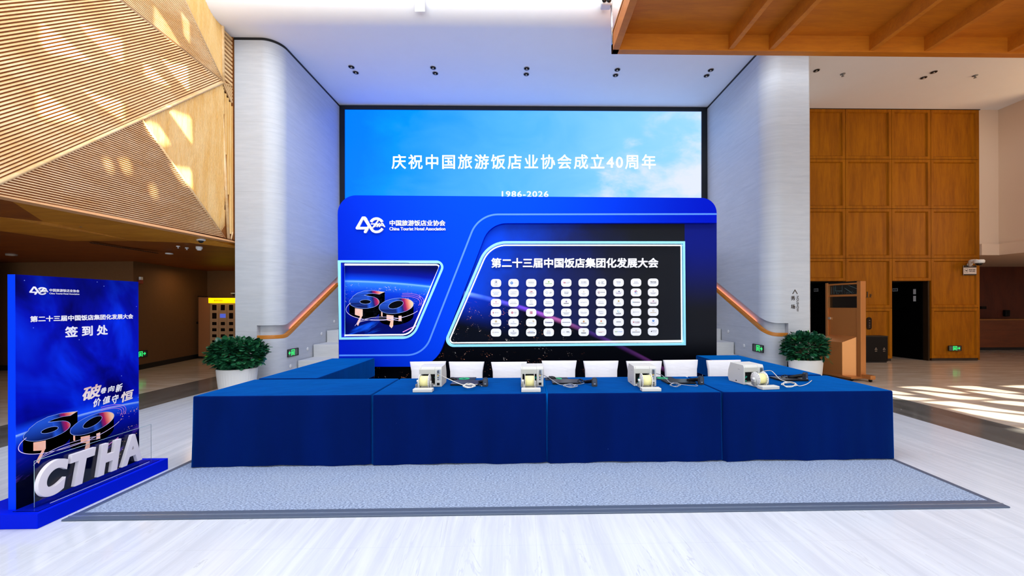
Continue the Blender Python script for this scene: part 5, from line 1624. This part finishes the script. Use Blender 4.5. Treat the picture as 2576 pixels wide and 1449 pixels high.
FWl = lambda u, v, d=0.: P(u, v, 'y', YW-.006)+Vector((0, -d, 0))
mb = MB(); mb.text(FWl, '1', 2181.3, 741, None, 14.5, 0, .012, .008, sy=-1); mb.prism(FWl, [[(2178, 747.2), (2185, 747.2), (2185, 748.4), (2178, 748.4)]], 0, .0122); mb.build('numeral', M_brown_letter, t)
mb = MB(); mb.text(FWl, 'F', 2190.6, 744, 5, 8.2, 0, .012, .01, sy=-1); mb.prism(FWl, [[(2187.2, 747.2), (2191.5, 747.2), (2191.5, 748.2), (2187.2, 748.2)]], 0, .0122); mb.build('letter', M_brown_letter, t)
t = thing('lift_call_panel', 'dark oval lift call panel on the oak wall above the bin', 'call panel', P(2185, 813, 'y', YW-.01))
mb = MB(); mb.prism(FWl, [rounded([(2179.3, 798, 5.9), (2191.6, 798, 5.9), (2191.6, 829, 5.9), (2179.3, 829, 5.9)], 8)], 0, .02); mb.build('panel_plate', mat('bronze_plate', '#22150d', .3, .5), t)
mb = MB()
for y in (806, 812.5, 818, 822.5): mb.prism(FWl, [disc(2186, y, 1.4, 10)], .02, .024)
mb.build('call_button', mat('button_face', '#6a5a4c', .4), t)
# warning sign and camera
t = thing('security_notice', 'white notice board with black bands under the wall camera', 'notice', P(2439, 680, 'y', YW-.05))
FNt = lambda u, v, d=0.: P(u, v, 'y', YW-.047)+Vector((0, -d, 0))
mb = MB(); mb.prism(FNt, [[(2423, 668), (2455.5, 668), (2455.5, 692.3), (2423, 692.3)]], 0, .01); mb.build('notice_board', mat('notice_white', '#c9b8ac', .5), t)
mb = MB()
for a, b in ((668, 673.2), (689.3, 692.3)): mb.sheet(FNt, [[(2423, a), (2455.5, a), (2455.5, b), (2423, b)]], .011)
ribbon(mb, FNt, [(2425.5, 676.5), (2433.5, 676.5), (2433.5, 685.5), (2425.5, 685.5)], .5, .011, 0, True)
mb.sheet(FNt, [[(2426.5, 679), (2430, 680.3), (2433, 679.3), (2431, 683), (2428.5, 682)]], .011)
mb.text(FNt, '您已进入监控', 2444.5, 678.7, 16, 2.7, .011, .011, .03, sy=-1); mb.text(FNt, '注意行为举止', 2444.5, 682.6, 16, 2.7, .011, .011, .03, sy=-1)
mb.build('notice_print', mat('notice_black', '#1a0f0c', .5), t)
mb = MB(); mb.text(FNt, '温馨提示', 2441, 670.6, 13, 2.6, .012, .012, .0, sy=-1); mb.build('notice_heading', mat('notice_heading', '#b08a78', .5), t)
t = thing('wall_camera', 'white bracket dome camera at the edge of the oak wall', 'security camera', P(2445, 660, 'y', YW-.05))
mb = MB(); p0, p1, p2 = P(2441, 665, 'y', YW-.08), P(2442, 657, 'y', YW-.2), P(2458, 656, 'y', YW-.36)
mb.tube(smooth_path([p0+Vector((0, .06, 0)), p0, p1, p2], 5), [.05]*8+[.045]*8, 10); mb.build('bracket', M_white_plastic, t)
mb = MB(); mb.lathe([(0, .05), (.10, .05), (.12, .02), (.115, -.035), (.09, -.05), (0, -.05)], 24, Matrix.Translation(p2+Vector((.05, 0, -.02)))); mb.build('camera_body', M_white_plastic, t)
mb = MB(); mb.lathe([(.08, 0), (.07, -.035), (.04, -.06), (0, -.07)], 20, Matrix.Translation(p2+Vector((.05, 0, -.065)))); mb.build('dome', M_blackgloss, t)

# bin
t = thing('recycling_bin', 'black two-part bin standing against the oak wall', 'bin', P(2207, 912, 'z', 0))
pb = Vector((0, YW-.33, 0)); xa, xb = P(2150, 912, 'y', pb.y).x, P(2234, 912, 'y', pb.y).x; zt = P(2205, 847, 'y', pb.y).z
mb = MB(); mb.box((xa, pb.y, .03), (xb, pb.y+.26, zt)); mb.build('bin_body', M_blackp, t, .012)
mb = MB(); mb.box((xa+.02, pb.y+.02, 0), (xb-.02, pb.y+.24, .03)); mb.build('bin_plinth', M_black, t)
mb = MB(); mb.box((xa-.005, pb.y-.008, zt-.0), (xb+.005, pb.y+.27, zt+.02)); mb.build('bin_lid', M_black, t, .005)
FBn = lambda u, v, d=0.: P(u, v, 'y', pb.y)+Vector((0, -d, 0))
mb = MB()
for cx in (2203.5, 2224):
    ribbon(mb, FBn, [(cx-2.6, 879.5), (cx, 874.7), (cx+2.6, 879.5)], .8, .003, 0, True)
    mb.sheet(FBn, [[(cx-2.6, 883), (cx+2.6, 883), (cx+2.6, 884), (cx-2.6, 884)]], .003)
mb.build('recycling_mark', mat('bin_mark', '#b09a84', .5), t)

# ------------------------------------------------------------------ copper display stand seen from behind
KZ = 2.12
KL, KR = P(2079, 712.5, 'z', KZ), P(2168, 707, 'z', KZ)
ux = Vector((KR.x-KL.x, KR.y-KL.y, 0)); kw = ux.length; ux.normalize(); nk = Vector((ux.y, -ux.x, 0))
kf = Fr((KL.x, KL.y, 0), ux, (0, 0, 1), nk)
t = thing('display_stand', 'copper coloured display stand seen from behind, right of the shrub', 'display stand', (KL.x, KL.y, 0))
def kb(name, u0, u1, v0, v1, d0, d1, m_, bev=.004):
    mb = MB(); mb.prism(kf, [[(u0, v0), (u1, v0), (u1, v1), (u0, v1)]], d0, d1); return mb.build(name, m_, t, bev)
kb('side_post', 0, .06, .06, KZ, -.10, .03, M_copper); kb('side_post', kw-.085, kw, .06, KZ+.0, -.10, .03, M_copper)
kb('rear_panel', .06, kw-.085, .90, 1.55, -.02, .0, M_copper)
kb('cross_rail', .06, kw-.085, 1.80, 1.845, -.03, .012, M_copper); kb('cross_rail', .06, kw-.085, 2.06, 2.095, -.03, .012, M_copper)
kb('rear_window', .06, kw-.085, 1.55, 1.80, -.05, -.035, M_blackgloss)
sc2 = kb('circuit_bay', .06, kw-.085, 1.845, 2.06, -.05, -.035, mat('circuit_bay', '#0a1418', .25))
mb = MB()
for q in ([(.16, 1.86), (.16, 2.05)], [(.2, 2.05), (.2, 1.93), (.36, 1.93), (.36, 2.05)], [(.50, 2.05), (kw-.13, 1.96)], [(.42, 1.99), (.60, 1.87)], [(.1, 1.86), (.1, 2.03)]): ribbon(mb, kf, q, .006, -.0335)
for k in range(22): 
    u, v = random.uniform(.2, .7), random.uniform(1.86, 1.93)
    mb.sheet(kf, [disc(u, v, .005, 6)], -.0335)
mb.build('circuit_trace', mat('circuit_trace', '#5f7f86', .4), sc2)
kb('top_cap', .02, kw-.09, 2.095, 2.13, -.09, .01, M_blackp)
# bulging lower housing with chamfered top and side
hw0, hw1 = .16, kw-.10
mb = MB()
A = [kf(hw0-.1, .08, 0), kf(hw1, .08, 0), kf(hw1, .93, 0), kf(hw0-.1, .93, 0)]
B = [kf(hw0-.1, .08, .26), kf(hw1-.15, .08, .22), kf(hw1-.15, .80, .22), kf(hw0-.1, .80, .22)]
mb.add(A+B, [(4, 5, 6, 7), (5, 1, 2, 6), (7, 6, 2, 3), (0, 4, 7, 3), (0, 1, 5, 4)]); mb.build('rear_housing', M_copper, t)
kb('base_plate', -.02, kw+.02, .05, .09, -.12, .29, M_copper)
mb = MB(); mb.prism(kf, [[(kw, .06), (kw+.20, .06), (kw+.20, .14), (kw, .14)]], -.10, .02); mb.build('outrigger', M_copper, t, .006)
mb = MB()
for u, d in ((kw+.14, -.04), (.05, .2), (.05, -.06), (kw-.05, .2)):
    c = kf(u, .035, d); mb2_ = MB(); M = Matrix.Translation(c) @ Matrix.Rotation(math.pi/2, 4, 'Y')
    mb2_.lathe([(0, -.018), (.03, -.018), (.035, -.01), (.035, .01), (.03, .018), (0, .018)], 16, M); mb2_.box((c.x-.02, c.y-.02, .03), (c.x+.02, c.y+.02, .065)); mb2_.build('caster', M_blackp, t)
kb('latch', .06, .12, 1.28, 1.335, .0, .03, M_chrome)

# ------------------------------------------------------------------ meal lockers and door in the left corridor
YLK = 12.62
def L_(px, py): return P(px, py, 'y', YLK)
FLk = lambda u, v, d=0.: P(u, v, 'y', YLK)+Vector((0, -d, 0))
t = thing('meal_locker', 'tall meal locker with dark windows and yellow lit header in left corridor', 'locker', L_(557, 898))
xs = [528.7, 550.5, 571.3, 592., 613.]
ysr = [764, 784.4, 805.8, 821.7, 837, 852, 867.3, 889.5]
mb = MB(); mb.prism(FLk, [[(527.5, 897.5), (613, 897.5), (613, 762), (527.5, 762)]], -.5, -.012); mb.build('locker_body', M_lockerbody, t)
for c in range(4):
    for r in range(7):
        a, b, y0, y1 = xs[c]+.4, xs[c+1]-.4, ysr[r]+.4, ysr[r+1]-.4
        mb = MB(); mb.prism(FLk, [[(a, y0), (b, y0), (b, y1), (a, y1)]], -.012, .004); d_ = mb.build('locker_door', M_lockerbody, t)
        w = (b-a)*.26
        k0, k1 = (y0+(y1-y0)*(.12 if r < 2 else .25)), (y1-(y1-y0)*(.18 if r < 2 else .22))
        cxm = (a+b)/2
        if c == 1 and r == 1:
            mb = MB(); mb.prism(FLk, [[(cxm-7, y0+4.5), (cxm+7, y0+4.5), (cxm+7, y1-6), (cxm-7, y1-6)]], .004, .01); mb.build('touch_screen', mat('locker_screen', '#3040a0', .3, emit='#6a80ff', estr=.5), d_)
        else:
            mb = MB(); mb.prism(FLk, [rounded([(cxm-w, k0, 1.), (cxm+w, k0, 1.), (cxm+w, k1, 1.), (cxm-w, k1, 1.)], 3)], .004, .007); mb.build('door_window', M_lockerwin, d_)
mb = MB(); mb.prism(FLk, [[(532, 749.6), (600, 749.6), (600, 762.6), (532, 762.6)]], -.1, .12); hd = mb.build('header_sign', M_yellow, t)
mb = MB(); mb.text(FLk, '美团外卖柜', 556.5, 756.3, 22, 4.6, .122, .122, .0, sy=-1); mb.build('header_lettering', mat('header_ink', '#6a5400', .5), hd)
t = thing('corridor_door', 'brown door leaf standing beside the meal locker in the left corridor', 'door', L_(512, 898))
mb = MB(); mb.prism(FLk, [[(498.5, 896), (527, 897.5), (527, 748), (498.5, 747)]], -.06, -.01); mb.build('door_panel', mat('brown_door', '#9a6238', .55), t)
mb = MB(); mb.prism(FLk, [[(496, 809), (498.2, 809), (498.2, 815), (496, 815)]], -.03, .03); mb.build('door_handle', M_blackp, t)
mb = MB(); mb.prism(FLk, [[(498.5, 746.8), (520, 747.5), (520, 745.6), (498.5, 744.8)]], -.05, .02); mb.build('door_closer', M_blackp, t)
mb = MB(); mb.prism(FLk, [[(498.5, 901), (527, 901), (527, 896.3), (498.5, 895.2)]], -.05, -.015); mb.build('kick_plate', M_black, t)

# ------------------------------------------------------------------ cameras, detectors, lights
def dome_cam(lb, p, r, down=True):
    t = thing('dome_camera', lb, 'security camera', p, 'white dome cameras')
    mb = MB(); mb.lathe([(0, 0), (r, 0), (r, -r*.38), (r*.86, -r*.55), (0, -r*.55)], 24, Matrix.Translation(p)); mb.build('camera_base', M_white_plastic, t)
    mb = MB(); mb.lathe([(r*.62, -r*.55), (r*.55, -r*.85), (r*.3, -r*1.1), (0, -r*1.18)], 20, Matrix.Translation(p)); mb.build('dome', M_blackgloss, t)
p = sz(505.5, 600.5, 2.935); dome_cam('white dome camera under the edge of the left slatted facade', p, .072)
p = L_(552, 735)+Vector((0, .6, 0)); mb = MB()
dome_cam('small white dome camera above the yellow locker header', p, .075)
mb = MB(); mb.lathe([(0, .03), (.055, .03), (.055, 0), (.05, -.02), (.035, -.03), (.035, -.045), (.0, -.05)], 20, Matrix.Translation(sz(501, 624, 2.80)))
tag(mb.build('smoke_detector', M_white_plastic), 'white smoke detector on the dark ceiling near the left pillar', 'smoke detector')
mb = MB(); mb.lathe([(0, .02), (.07, .02), (.07, -.005), (.0, -.012)], 20, Matrix.Translation(sz(426, 639, 2.79)))
tag(mb.build('ceiling_disc', M_white_plastic), 'flat white disc on the dark left corridor ceiling', 'ceiling speaker')
mb = MB(); mb.lathe([(0, .02), (.09, .02), (.085, -.02), (.0, -.03)], 20, Matrix.Translation(sz(29, 641, 2.80)))
tag(mb.build('smoke_detector', mat('dim_white', '#a09488', .5)), 'pale detector on the dark ceiling at the far left edge', 'smoke detector')
p = on_left(351, 706); t = thing('fire_alarm', 'small white and red alarm on the left corridor wall above the blue sign', 'alarm', p)
fa = Fr(p, dW, (0, 0, 1), nW)
mb = MB(); mb.prism(fa, [[(-.03, .02), (.05, .02), (.05, .10), (-.03, .10)]], 0, .05); mb.build('alarm_lamp', M_white_plastic, t, .01)
mb = MB(); mb.prism(fa, [[(-.05, -.08), (.06, -.08), (.06, .02), (-.05, .02)]], 0, .045); mb.build('alarm_base', mat('alarm_red', '#8e2416', .45), t, .006)
def downlight(lb, p, r, M=None):
    t = thing('downlight', lb, 'downlight', p, 'recessed ceiling downlights')
    mb = MB(); mb.lathe([(r*.78, -.001), (r, -.001), (r, -.012), (r*.86, -.014), (r*.78, -.002)], 24, Matrix.Translation(p)); mb.build('trim_ring', mat('downlight_ring', '#6e6660', .35, .6), t)
    mb = MB(); mb.lathe([(0, -.003), (r*.8, -.003)], 24, Matrix.Translation(p)); mb.build('recess', M_black, t)
    mb = MB(); mb.lathe([(0, -.03), (r*.32, -.025), (r*.36, -.004)], 14, Matrix.Translation(p)); mb.build('reflector', M_bulb, t)
prs = [((884, 168), (895, 182), 'far left pair'), ((1089.5, 170), (1095, 184), 'second pair from the left'), ((1325, 172), (1324, 186.5), 'middle pair'), ((1553, 175), (1548.5, 189), 'fourth pair from the left'), ((1788, 176), (1777.5, 190), 'pair nearest the right pillar'), ((2349, 181), (2323.5, 195), 'pair above the oak wall')]
for a, b, nm in prs:
    downlight('recessed downlight in the white ceiling, front one of the '+nm, P(*a, 'z', ZC), .068)
    downlight('recessed downlight in the white ceiling, rear one of the '+nm, P(*b, 'z', ZC), .068)
downlight('single recessed downlight just right of the right pillar top', P(2054, 177, 'z', ZC), .068)
for px, py, lb in ((2120, 186, 'small ceiling sprinkler just right of the right pillar'), (2453, 190, 'small ceiling sprinkler at the far right of the ceiling')):
    p = P(px, py, 'z', ZC); mb = MB(); mb.lathe([(0, 0), (.055, 0), (.055, -.008), (.014, -.012), (.012, -.05), (.03, -.055), (.03, -.06), (0, -.06)], 18, Matrix.Translation(p))
    tag(mb.build('sprinkler', M_grey), lb, 'sprinkler', 'ceiling sprinklers')
p = sz(203, 566, 2.97); mb = MB(); mb.lathe([(0, .02), (.035, .02), (.035, 0), (.01, -.005), (.01, -.03), (.02, -.033), (0, -.036)], 16, Matrix.Translation(p))
tag(mb.build('sprinkler', M_grey), 'small sprinkler in the oak soffit at upper left', 'sprinkler', 'ceiling sprinklers')
for px, py, lb in ((448, 621, 'left'), (470, 625, 'right')):
    p = sz(px, py, 2.80); mb = MB(); mb.lathe([(0, .02), (.03, .02), (.03, 0), (.008, -.004), (.008, -.025), (.02, -.03), (0, -.032)], 16, Matrix.Translation(p))
    tag(mb.build('sprinkler', M_white_plastic), 'tiny sprinkler on the dark left ceiling, %s of two near the detector' % lb, 'sprinkler', 'ceiling sprinklers')
# twin spot fixture on the fascia
t = thing('emergency_light', 'white twin-head emergency light beside the oak canopy at the top', 'emergency light', P(1545, 8, 'y', 7.5))
pE = P(1526, 2, 'y', 7.42)
mb = MB(); mb.box((pE.x-.10, 7.40, pE.z-.07), (pE.x+.10, 7.575, pE.z+.12)); mb.build('light_body', M_white_plastic, t, .03, 4)
mb = MB()
for dx in (-.05, .04): mb.lathe([(0, 0), (.04, 0), (.045, .02), (0, .03)], 16, Matrix.Translation((pE.x+dx, 7.40, pE.z-.01)) @ Matrix.Rotation(math.pi/2, 4, 'X'))
mb.build('lamp_head', M_blackgloss, t)
mb = MB(); mb.tube([(pE.x+.1, 7.46, pE.z+.05), (xl-.004, 7.46, Zc+.12)], .018, 8); mb.build('support_arm', M_chrome, t)

mb = MB(); FFa = lambda u, v, d=0.: P(u, v, 'y', 7.58)+Vector((0, -d, 0))
mb.prism(FFa, [[(1044, -14), (1069, -14), (1069, 29.5), (1044, 29.5)]], 0, .004)
tag(mb.build('access_panel', mat('access_panel_white', '#e6e3e0', .6), None, .001), 'small square access panel on the white fascia near the top', 'access panel')

a, b = sz(225, 610, 2.835), sz(392, 636, 2.80)
mb = MB()
for k in range(26):
    p = a.lerp(b, k/25); q = p+Vector((-.01, .02, -.004)); w = Vector((.10, -.14, 0))
    mb.add([q-w*.5, q+w*.5, q+w*.5+Vector((.03, .02, 0)), q-w*.5+Vector((.03, .02, 0))], [(0, 1, 2, 3)])
tag(mb.build('vent_grille', M_dark), 'dark slotted air vent line in the left corridor ceiling', 'vent')
